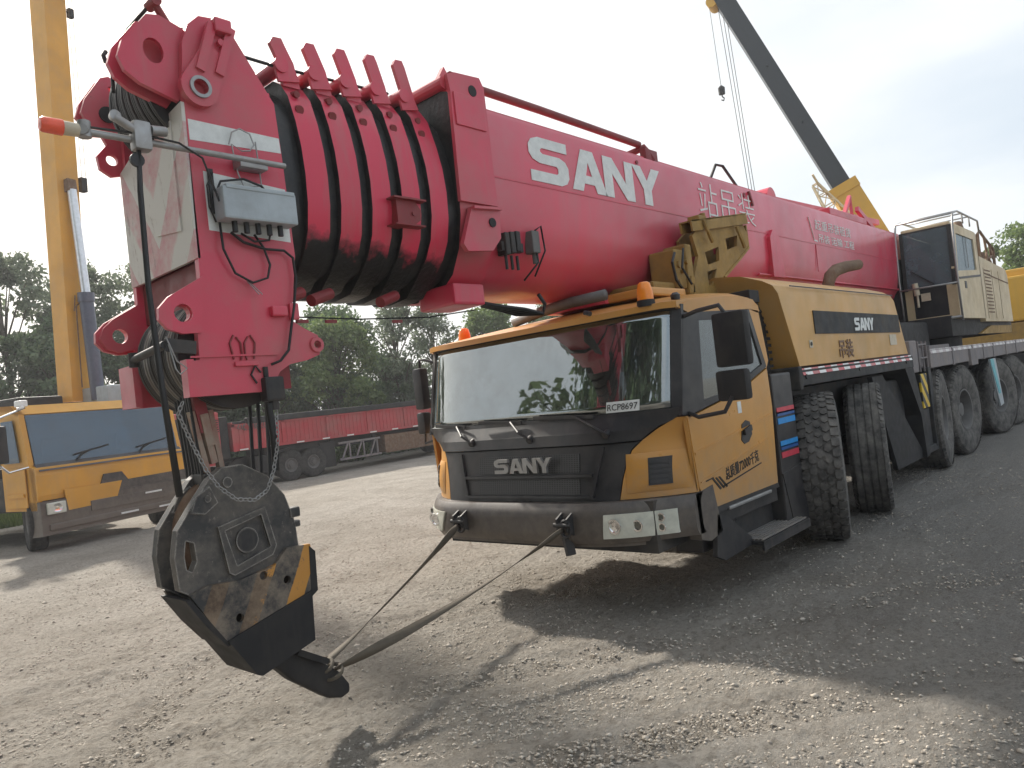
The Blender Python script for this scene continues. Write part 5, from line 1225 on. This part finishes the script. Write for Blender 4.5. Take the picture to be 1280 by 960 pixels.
mb = MB(); mb.box((9.3, 22.7, .5), (14.4, 23.7, .95), .03); mb.box((11.9, 22.1, .35), (12.45, 22.7, .95), .04); mb.box((10.8, 22.1, .4), (11.8, 22.5, .48)); mb.prism([(12.5, 22.05, .98), (13.2, 22.05, 1.10), (14.3, 22.05, .98), (14.3, 22.05, .92), (13.2, 22.05, 1.03), (12.5, 22.05, .92)], (0, .5, 0))
mb.cyl((11.35, 22.3, .62), (11.36, 22.9, .62), .3, 20)
obj('chassis', mb, 'dim_black', tk)
for x in (9.6, 13.15, 14.0):
    for y in (22.2, 24.1): wheel(tk, x, y, .5, 0 if y < 23 else PI, TYF, RIMF, .65)

# ================================================================== FAR CRANE behind the boom
fcx = thing('truck_crane', 'crane beyond the red boom with raised black boom and yellow lattice jib at its base', 'truck crane', (26, 7, 0))
tip = Vector((24.83, 10.62, 14.7)); jn = Vector((25.85, 7.82, 7.45)); ft = jn+(jn-tip)*.62
d_ = (tip-jn).normalized(); xs_ = d_.cross(Vector((0, 0, 1))).normalized(); ys_ = xs_.cross(d_)
mb = MB(); mb.bar(jn, tip+d_*.3, .54, .58, (0, 0, 1)); fb = obj('boom', mb, 'boom_black', fcx)
mb = MB()
for t in (.33, .62): 
    c = jn.lerp(tip, t)
    for s_ in (-1, 1): mb.bar(c+xs_*s_*.3, c+xs_*s_*.45, .03, .03)
obj('boom_bracket', mb, 'boom_black', fb)
mb = MB(); mb.bar(ft, jn+d_*.1, .80, .84, (0, 0, 1)); mb.bar(jn-d_*.2, jn+d_*.12, .86, .90); fy = obj('base_boom', mb, 'far_yellow', fcx)
mb = MB(); mb.bar(jn-d_*.2+xs_*.44, jn-d_*2.2+xs_*.44, .04, .05); mb.cyl(jn-d_*3.6+xs_*.35-ys_*.0, jn-d_*3.6+xs_*.7, .35, 20)
c1_ = jn-d_*1.6
for k in range(7):
    mb.bar(c1_-d_*(k*.26)+xs_*.26-ys_*.44, c1_-d_*(k*.26+.17)+xs_*.26-ys_*.44, .16, .015)
obj('base_trim', mb, 'rusty_brown', fy)
# head
mb = MB(); mb.box((tip.x-.4, tip.y-.35, tip.z+.05), (tip.x+.3, tip.y+.45, tip.z+.5), .1); mb.cyl((tip.x-.35, tip.y+.3, tip.z-.0), (tip.x+.2, tip.y+.42, tip.z-.0), .2, 20); obj('boom_head', mb, 'far_yellow', fcx, 30)
# lattice jib stowed on the left
L0 = Vector((25.62, 8.62, 7.75)); L1 = ft+Vector((0, .5, 0))+(-xs_)*.55; dl = (L1-L0).normalized()
a_, b_ = -xs_, ys_
mb = MB(); N_ = 12; Ltot = (L1-L0).length
crn = lambda s_, i: L0+dl*s_+a_*((0, .8, .8, 0)[i])+b_*((-.35, -.35, .35, .35)[i])
wd_ = lambda s_: min(1, .25+s_/Ltot*2)
def cc(s_, i):
    c = L0+dl*s_-xs_*.1; w_ = wd_(s_); return c+a_*((0, .85, .85, 0)[i])*w_+b_*((-.35, -.35, .35, .35)[i])*w_
for i in range(4):
    mb.tube([cc(s_, i) for s_ in np.linspace(0, Ltot, 14)], .035, 5)
for k in range(N_):
    s0, s1 = k*Ltot/N_, (k+1)*Ltot/N_
    for i in range(4):
        j = (i+1) % 4; mb.tube([cc(s0, i), cc(s1, j)] if k % 2 else [cc(s0, j), cc(s1, i)], .018, 4); mb.tube([cc(s0, i), cc(s0, j)], .018, 4)
mb.tube([L0+a_*.9+dl*.2, L0+a_*1.1-dl*.15], .04, 5)
obj('lattice_jib', mb, 'cream', fcx)
mb = MB()
for q in (0, .12, .22): mb.tube([(tip.x-.1+q*.2, tip.y+.2-q, tip.z-.2), (tip.x+.05+q*.6, tip.y-.15-q*.6, tip.z-9)], .012, 4)
obj('hoist_rope', mb, 'cable_black', fcx)
mb = MB(); mb.box((24, 5.5, 1.0), (33, 8.0, 1.8), .05); mb.box((26.2, 5.6, 1.9), (31, 7.9, 3.2), .1); mb.bar(ft, ft+Vector((.6, -.6, -1.2)), 1.2, 1.0); obj('superstructure', mb, 'far_yellow', fcx)
for x in (24.8, 26.2, 29.5, 31): 
    for y in (5.7, 7.8): wheel(fcx, x, y, .62, 0 if y < 7 else PI, TYF, RIM, .8)
sh_ = thing('small_hook_block', 'tiny black hook block dangling in the sky from the far black boom', 'hook block', (24.75, 10.4, 12.2))
c = Vector((24.50, 10.95, 11.45))
mb = MB(); mb.lathe([(c.z-.02, .02), (c.z, .11), (c.z+.22, .12), (c.z+.30, .04)], (c.x, c.y, 0), 'z', 14); obj('housing', mb, 'cable_black', sh_, 40)
mb = MB(); mb.tube([(c.x, c.y, c.z), (c.x, c.y, c.z-.08), (c.x+.06, c.y-.04, c.z-.14), (c.x+.03, c.y-.02, c.z-.22), (c.x-.05, c.y+.02, c.z-.2)], .022, 6); obj('hook', mb, 'black_steel', sh_)
mb = MB(); mb.tube([(c.x, c.y, c.z+.3), (tip.x-.3, tip.y+.42, tip.z-.1)], .010, 4); obj('rope', mb, 'cable_black', sh_)

# yellow machine at right edge behind the main crane
ym = thing('truck_crane', 'yellow machine showing at the right edge just behind the cream power unit', 'crane', (26, 3.0, 0))
mb = MB(); mb.box((23.6, 2.55, 2.35), (27.5, 4.9, 3.55), .06); mb.box((23.8, 2.7, 3.5), (25.0, 3.6, 3.75), .05); y1_ = obj('counterweight', mb, 'far_yellow', ym)
mb = MB(); mb.box((23.62, 2.5, 1.55), (27.4, 4.9, 2.33), .05); obj('lower_frame', mb, 'ochre', ym)
mb = MB(); mb.cyl((24.2, 2.53, 3.15), (24.2, 2.55, 3.15), .14, 12); mb.cyl((23.95, 2.53, 2.9), (23.95, 2.55, 2.9), .05, 10); mb.cyl((24.1, 2.53, 2.95), (24.1, 2.55, 2.95), .04, 10); mb.box((23.5, 2.7, .9), (30, 4.8, 1.5), .04); obj('under_frame', mb, 'dim_black', ym)
for x in (24.6, 26.2, 27.8):
    for y in (2.9, 4.7): wheel(ym, x, y, .62, 0 if y < 4 else PI, TYF, RIM, .8)

# ================================================================== TREES
def crown_mesh(name, seed, H, Rr, nclump, nleaf, lsize, mat, zlow=.25, gap=0.0):
    rng = np.random.default_rng(seed)
    cl = []
    while len(cl) < nclump:
        z = rng.uniform(zlow, 1); prof = math.sin(PI*min(1, (z-zlow*.4)/(1.02-zlow*.4)))**.6
        a = rng.uniform(0, 2*PI); r = Rr*prof*math.sqrt(rng.uniform(.05, 1))
        cl.append((r*math.cos(a), r*math.sin(a), z*H, rng.uniform(.45, 1.0)*Rr*.34))
    cl = np.array(cl)
    idx = rng.integers(0, len(cl), nleaf); c = cl[idx]
    d = rng.normal(size=(nleaf, 3)); d /= np.linalg.norm(d, axis=1)[:, None]
    rad = rng.uniform(0.1, 1, nleaf)**.5
    p = c[:, :3]+d*(rad*c[:, 3])[:, None]*np.array([1, 1, .8])
    nrm = rng.normal(size=(nleaf, 3))+np.array([0, 0, .5]); nrm /= np.linalg.norm(nrm, axis=1)[:, None]
    t = np.cross(nrm, rng.normal(size=(nleaf, 3))); t /= np.linalg.norm(t, axis=1)[:, None]; b = np.cross(nrm, t)
    s = lsize*rng.uniform(.5, 1.3, nleaf)[:, None]
    V = np.stack([p-t*s, p-b*s*.5, p+t*s, p+b*s*.5], 1).reshape(-1, 3)
    me = bpy.data.meshes.new(name); me.vertices.add(len(V)); me.vertices.foreach_set('co', V.ravel().astype(np.float32))
    me.loops.add(nleaf*4); me.loops.foreach_set('vertex_index', np.arange(nleaf*4, dtype=np.int32))
    me.polygons.add(nleaf); me.polygons.foreach_set('loop_start', np.arange(0, nleaf*4, 4, dtype=np.int32)); me.polygons.foreach_set('loop_total', np.full(nleaf, 4, dtype=np.int32))
    me.materials.append(MATS[mat]); me.update(); me.validate()
    mb = MB(); lean = rng.uniform(-.3, .3, 2)
    top = Vector((lean[0], lean[1], H*.8))
    mb.tube([(0, 0, -.1), (lean[0]*.3, lean[1]*.3, H*.3), (lean[0]*.7, lean[1]*.7, H*.6), top], [.16, .12, .08, .03], 8)
    order = rng.permutation(len(cl))[:int(len(cl)*.7)]
    for i in order:
        q = Vector(cl[i][:3]); z0 = max(H*.12, q.z-H*.28); st_ = Vector((lean[0]*z0/H, lean[1]*z0/H, z0)); md = st_.lerp(q, .5)+Vector((0, 0, .15))
        mb.tube([st_, md, q, q+(q-md)*.3], [.045, .03, .014, .006], 5)
    tm_ = bpy.data.meshes.new('trunk'); tm_.from_pydata([tuple(v) for v in mb.v], [], mb.f); tm_.materials.append(MATS['bark']); tm_.polygons.foreach_set('use_smooth', [True]*len(tm_.polygons))
    return me, tm_
KT = {'sparse': crown_mesh('crown', 1, 10, 2.6, 70, 13000, .12, 'leaf_grey', .25), 'sparse2': crown_mesh('crown', 2, 10, 2.8, 60, 12000, .12, 'leaf_grey', .2),
      'dense': crown_mesh('crown', 3, 7.5, 3.0, 90, 26000, .12, 'leaf_dark', .04), 'dense2': crown_mesh('crown', 4, 7.5, 3.2, 90, 26000, .12, 'leaf_dark', .04),
      'bright': crown_mesh('crown', 5, 7, 2.6, 80, 17000, .11, 'leaf_bright', .05), 'thin': crown_mesh('crown', 6, 8.5, 2.3, 48, 7500, .11, 'leaf_grey', .12)}
def tree(kind, x, y, s, rz, label, nm='tree'):
    t = thing(nm, label, 'tree' if nm == 'tree' else 'bush', (x, y, 0), 'trees along the far edge of the yard', rz); t.scale = (s, s, s)
    for nme, me in zip(('crown', 'trunk'), KT[kind]):
        o = bpy.data.objects.new(nme, me); C.objects.link(o); o.parent = t
TREES = [('sparse', 6.2, 35.5, .92, .3, 'tall grey green tree at the far left edge of the photo'),
 ('sparse2', 8.6, 34.0, .97, 1.3, 'tall airy tree rising left of the raised yellow boom'),
 ('sparse', 11.2, 34.5, .98, 2.4, 'tall airy tree just right of the raised yellow boom'),
 ('sparse2', 13.8, 33.0, .95, 4.1, 'tall airy tree half hidden behind the red boom head'),
 ('dense', 5.2, 32.0, .80, 0, 'dense low tree behind the mirror of the left yellow crane'),
 ('dense2', 9.3, 31.5, .86, 2, 'dense dark tree behind the cab of the left yellow crane'),
 ('dense', 13.2, 30.5, .84, 3, 'dense dark tree behind the lower lugs of the red boom head'),
 ('dense2', 16.6, 29.5, .84, 5, 'dense dark tree over the front end of the red trailer'),
 ('dense', 19.6, 28.6, .88, 1, 'large dark tree over the middle of the red trailer'),
 ('bright', 18.4, 26.8, .86, 2.2, 'bright green tree just right of the red boom head, lit by the sun'),
 ('thin', 22.8, 27.8, .92, .5, 'thin leaved tree with sky showing through, left of the cab mirror'),
 ('thin', 24.8, 27.4, .86, 2.6, 'thin leaved tree behind the far cab mirror and beacon'),
 ('dense2', 22.6, 28.6, .60, 2.9, 'low dark tree behind the rear half of the red trailer'),
 ('bright', 27.4, 25.8, .94, 1.2, 'sunny green tree showing between cab roof and red boom'),
 ('dense', 30.5, 24.0, .85, .7, 'dark tree seen through the side window of the yellow cab'),
 ('bright', 35.0, 20.0, .9, .7, 'bright green tree beyond the rear side window of the cab'),
 ('sparse', 2.6, 34.0, .9, .9, 'dark leafy tree beyond the far left edge of the yard'),
 ('bright', 41.0, 4.9, .98, 1.7, 'green tree at the right edge beyond the cream power unit'),
 ('sparse2', 43.0, 3.0, .78, .4, 'grey green tree top at the right edge of the photo')]
TREES += [(k, x, y, sc_, r, l) for k, x, y, sc_, r, l in [  # unseen trees added behind the camera to darken the windscreen reflection
 ('dense2', -9.5, 10.0, 1.7, 1, 'tall unseen tree added behind the camera to darken the windscreen reflection right of its middle'),
 ('dense', -11.0, 6.0, 1.8, 2, 'tall unseen tree added behind the camera to darken the right part of the windscreen reflection'),
 ('dense2', -13.0, 1.0, 1.8, 3, 'tall unseen tree added behind the camera to darken the right end of the windscreen reflection'),
 ('dense', -12.5, -5.0, 1.8, 4, 'tall unseen tree added behind the camera for the dark windscreen reflection, outermost towards the near side')]]
for a in TREES: tree(*a)
# low grassy undergrowth
def blades(n_, xr, yr, h, seed):
    rng = np.random.default_rng(seed); x = rng.uniform(*xr, n_); y = rng.uniform(*yr, n_); a = rng.uniform(0, PI, n_); hh = h*rng.uniform(.4, 1.2, n_); w_ = .03
    p = np.stack([x, y, np.zeros(n_)], 1); t = np.stack([np.cos(a), np.sin(a), 0*a], 1)*w_; tip_ = p+np.stack([rng.normal(0, .06, n_), rng.normal(0, .06, n_), hh], 1)
    V = np.stack([p-t, p+t, tip_], 1).reshape(-1, 3); me = bpy.data.meshes.new('grass'); me.from_pydata(V.tolist(), [], np.arange(n_*3).reshape(-1, 3).tolist()); me.materials.append(MATS['grass_blade']); return me
g_ = bpy.data.objects.new('grass', blades(16000, (0, 12), (23, 30), .28, 5)); C.objects.link(g_); tag(g_, 'rough green grass strip at the foot of the trees on the left', 'grass', kind='stuff')
me, _ = crown_mesh('undergrowth', 9, 2.4, 1, 10, 10, .1, 'leaf_dark')
rng = np.random.default_rng(3); nl = 60000
# undergrowth follows the tree line
tt = rng.uniform(0, 1, nl); lx = -2+40*tt; ly = np.interp(lx, [-2, 8, 16, 24, 38], [34, 32.5, 30, 27.5, 20])+rng.normal(0, .8, nl); lz = np.abs(rng.normal(0, 1.0, nl))*(1+.4*np.sin(lx*1.7))
p = np.stack([lx, ly, lz], 1); nr_ = rng.normal(size=(nl, 3)); nr_ /= np.linalg.norm(nr_, axis=1)[:, None]; t = np.cross(nr_, rng.normal(size=(nl, 3))); t /= np.linalg.norm(t, axis=1)[:, None]; b = np.cross(nr_, t); s = .16*rng.uniform(.5, 1.3, nl)[:, None]
V = np.stack([p-t*s, p-b*s*.5, p+t*s, p+b*s*.5], 1).reshape(-1, 3)
me = bpy.data.meshes.new('undergrowth'); me.from_pydata(V.tolist(), [], np.arange(nl*4).reshape(-1, 4).tolist()); me.materials.append(MATS['leaf_dark'])
o = bpy.data.objects.new('undergrowth', me); C.objects.link(o); tag(o, 'dark tangled undergrowth below the row of trees', 'undergrowth', kind='stuff')

# ================================================================== GROUND
def axis_(lo, hi, dense0, dense1, step):
    c = list(np.arange(dense0, dense1, step)); s_ = step; x = dense1
    while x < hi: c.append(x); s_ *= 1.05; x += s_
    c.append(hi); s_ = step; x = dense0-step; l = []
    while x > lo: l.append(x); s_ *= 1.06; x -= s_
    l.append(lo); return np.array(l[::-1]+c)
gx_ = axis_(-400, 500, .9, 7.5, .025); gy_ = axis_(-400, 500, -.2, 8.0, .025)
def vnoise(X, Y, f, seed):
    r = np.random.default_rng(seed).random((256, 256)); x = X*f; y = Y*f; xi = np.floor(x).astype(int); yi = np.floor(y).astype(int); fx = x-xi; fy = y-yi; fx = fx*fx*(3-2*fx); fy = fy*fy*(3-2*fy)
    g = lambda a, b: r[a % 256, b % 256]
    return (g(xi, yi)*(1-fx)+g(xi+1, yi)*fx)*(1-fy)+(g(xi, yi+1)*(1-fx)+g(xi+1, yi+1)*fx)*fy-.5
X, Y = np.meshgrid(gx_, gy_)
Z = .035*vnoise(X, Y, .5, 1)+.022*vnoise(X, Y, 1.7, 2)+.018*vnoise(X, Y, 5, 3)+.018*vnoise(X, Y, 12, 4)*(1+vnoise(X, Y, .8, 21))+.014*vnoise(X, Y, 27, 5)
for (a0_, b0_, w_) in ((4.1, -.62, .16), (5.6, -.58, .16), (7.3, -.50, .2), (3.0, 1.1, .15)):
    s0_ = (Y-a0_-b0_*X-.25*np.sin(X*.7))/math.hypot(1, b0_); Z -= .022*np.exp(-(s0_/w_)**2)*(.75+.25*np.sin(X*42+Y*13)); Z += .012*np.exp(-((np.abs(s0_)-w_*1.6)/.08)**2)
far = np.clip((np.hypot(X, Y)-12)/20, 0, 1); Z = Z*(1-far)-.012
nx, ny = len(gx_), len(gy_)
V = np.stack([X, Y, Z], -1).reshape(-1, 3)
I = (np.arange(ny-1)[:, None]*nx+np.arange(nx-1)[None, :]).ravel()
Q = np.stack([I, I+1, I+nx+1, I+nx], 1).astype(np.int32)
me = bpy.data.meshes.new('ground'); me.vertices.add(len(V)); me.vertices.foreach_set('co', V.ravel().astype(np.float32)); me.loops.add(Q.size); me.loops.foreach_set('vertex_index', Q.ravel())
me.polygons.add(len(Q)); me.polygons.foreach_set('loop_start', np.arange(0, Q.size, 4, dtype=np.int32)); me.polygons.foreach_set('loop_total', np.full(len(Q), 4, dtype=np.int32)); me.polygons.foreach_set('use_smooth', np.ones(len(Q), dtype=bool))
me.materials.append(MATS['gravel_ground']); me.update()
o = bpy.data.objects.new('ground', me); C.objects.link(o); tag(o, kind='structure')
# loose stones
bm = bmesh.new(); [bm.verts.new(v) for v in ((1, .1, 0), (.1, 1, .2), (-1, .2, 0), (0, -1, .1), (.15, 0, .9), (-.3, .35, .75), (0, 0, -.8))]; bmesh.ops.convex_hull(bm, input=bm.verts); bmesh.ops.triangulate(bm, faces=bm.faces); bm.verts.index_update(); sv = np.array([v.co[:] for v in bm.verts]); sf = np.array([[v.index for v in f.verts] for f in bm.faces]); bm.free()
NS = 330000; rng = np.random.default_rng(8)
r = 1.9+13*rng.random(NS)**1.7; th = rng.uniform(-.15, PI/2+.2, NS); px, py = r*np.cos(th), r*np.sin(th)
cl_ = vnoise(px, py, .9, 7)+.5*vnoise(px, py, 3.1, 9); keep = rng.random(NS) < np.clip(.42+1.0*cl_, .08, 1); px, py = px[keep], py[keep]; NS = len(px)
sz = .0033+.0125*rng.random(NS)**3.2; big = rng.random(NS) < .012; sz[big] *= 1.9
pz = .035*vnoise(px, py, .5, 1)+.022*vnoise(px, py, 1.7, 2)+.018*vnoise(px, py, 5, 3)+.018*vnoise(px, py, 12, 4)*(1+vnoise(px, py, .8, 21))+.014*vnoise(px, py, 27, 5)-.012
sc3 = sz[:, None]*rng.uniform(.6, 1.35, (NS, 3)); sc3[:, 2] *= .65; an = rng.uniform(0, 2*PI, NS); jit = 1+rng.normal(0, .16, (NS, len(sv), 1))
vv = sv[None]*jit*sc3[:, None, :]; ca, sa = np.cos(an)[:, None], np.sin(an)[:, None]
wx = vv[..., 0]*ca-vv[..., 1]*sa+px[:, None]; wy = vv[..., 0]*sa+vv[..., 1]*ca+py[:, None]; wz_ = vv[..., 2]+pz[:, None]
V = np.stack([wx, wy, wz_], -1).reshape(-1, 3); Q = (sf[None]+(np.arange(NS)*len(sv))[:, None, None]).reshape(-1, 3).astype(np.int32)
me = bpy.data.meshes.new('gravel'); me.vertices.add(len(V)); me.vertices.foreach_set('co', V.ravel().astype(np.float32)); me.loops.add(Q.size); me.loops.foreach_set('vertex_index', Q.ravel())
me.polygons.add(len(Q)); me.polygons.foreach_set('loop_start', np.arange(0, Q.size, 3, dtype=np.int32)); me.polygons.foreach_set('loop_total', np.full(len(Q), 3, dtype=np.int32))
me.materials.append(MATS['stone']); me.update()
o = bpy.data.objects.new('gravel', me); C.objects.link(o); tag(o, 'loose stones scattered over the dusty yard', 'gravel', kind='stuff')

m, n, b = nt('haze'); n.nodes.remove(b); pv = add(n, 'ShaderNodeVolumePrincipled'); pv.inputs['Color'].default_value = (.93, .95, 1, 1); pv.inputs['Density'].default_value = .0014; pv.inputs['Anisotropy'].default_value = .3
n.links.new(pv.outputs[0], n.nodes['Material Output'].inputs['Volume'])
hz = MB(); hz.box((-410, -410, -1.5), (510, 510, 24)); o = obj_('haze', hz, 'haze', None); tag(o, 'thin summer haze over the yard', 'haze', kind='stuff')
# ================================================================== LIGHT, SKY, CAMERA
sd = Vector((.26, 1.34, 1.0)).normalized()
sl_ = bpy.data.lights.new('sun', 'SUN'); sl_.energy = 5.0; sl_.angle = ra(3.0); sl_.color = (1, .94, .84)
so = bpy.data.objects.new('sun', sl_); C.objects.link(so); so.rotation_euler = sd.to_track_quat('Z', 'Y').to_euler(); so.location = (0, 0, 30)
wd = bpy.data.worlds.new('World'); sc.world = wd; wd.use_nodes = True; n = wd.node_tree
bg = n.nodes['Background']; bg.inputs['Strength'].default_value = .10
sk = n.nodes.new('ShaderNodeTexSky'); sk.sky_type = 'NISHITA'; sk.sun_disc = False
sk.sun_elevation = math.asin(sd.z); sk.sun_rotation = math.atan2(sd.x, sd.y); sk.dust_density = 4; sk.air_density = 1.0
co = n.nodes.new('ShaderNodeTexCoord')
mp_ = n.nodes.new('ShaderNodeMapping'); mp_.inputs['Scale'].default_value = (1, 1, 3.2); n.links.new(co.outputs['Generated'], mp_.inputs[0])
no = n.nodes.new('ShaderNodeTexNoise'); no.inputs['Scale'].default_value = 2.2; no.inputs['Detail'].default_value = 6; n.links.new(mp_.outputs[0], no.inputs['Vector'])
# thin overcast veil: pale cloud colour, brighter towards the sun
dt = n.nodes.new('ShaderNodeVectorMath'); dt.operation = 'DOT_PRODUCT'; n.links.new(co.outputs['Generated'], dt.inputs[0]); dt.inputs[1].default_value = tuple(sd)
glow = ramp(n, dt.outputs['Value'], .25, 1.0, 0, 1)
cloud = mixc(n, ramp(n, no.outputs['Fac'], .40, .62), (5.3, 6.2, 7.1), (7.6, 8.0, 8.3))
cloud = mixc(n, glow, cloud, (9.6, 9.4, 8.9))
mixed = mixc(n, .82, sk.outputs[0], cloud)
n.links.new(mixed, bg.inputs['Color'])
sc.view_settings.view_transform = 'Standard'; sc.view_settings.look = 'None'; sc.view_settings.exposure = .48; sc.view_settings.gamma = 1
cam = bpy.data.cameras.new('camera'); cam.sensor_width = 36; cam.lens = 930/1280*36; cam.clip_end = 2000; cam.clip_start = .05
co_ = bpy.data.objects.new('camera', cam); C.objects.link(co_)
h = 1.85; f = 930.0
vp1 = Vector((840, 18-.115*840, f)); pp = Vector((0, 18, f)); up = vp1.cross(pp).normalized()
if up.y > 0: up = -up
Aa = vp1.normalized(); Bb = up.cross(Aa) * 1
Bb = Aa.cross(up)*-1
Rm = Matrix((Aa, Bb, up))      # world = Rm @ cam(x right, y down, z forward)
ex, ey, ez = Rm @ Vector((1, 0, 0)), Rm @ Vector((0, -1, 0)), Rm @ Vector((0, 0, -1))
co_.matrix_world = Matrix(((ex.x, ey.x, ez.x, 0), (ex.y, ey.y, ez.y, 0), (ex.z, ey.z, ez.z, h), (0, 0, 0, 1)))
sc.camera = co_
sc.cycles.max_bounces = 6; sc.cycles.transparent_max_bounces = 12
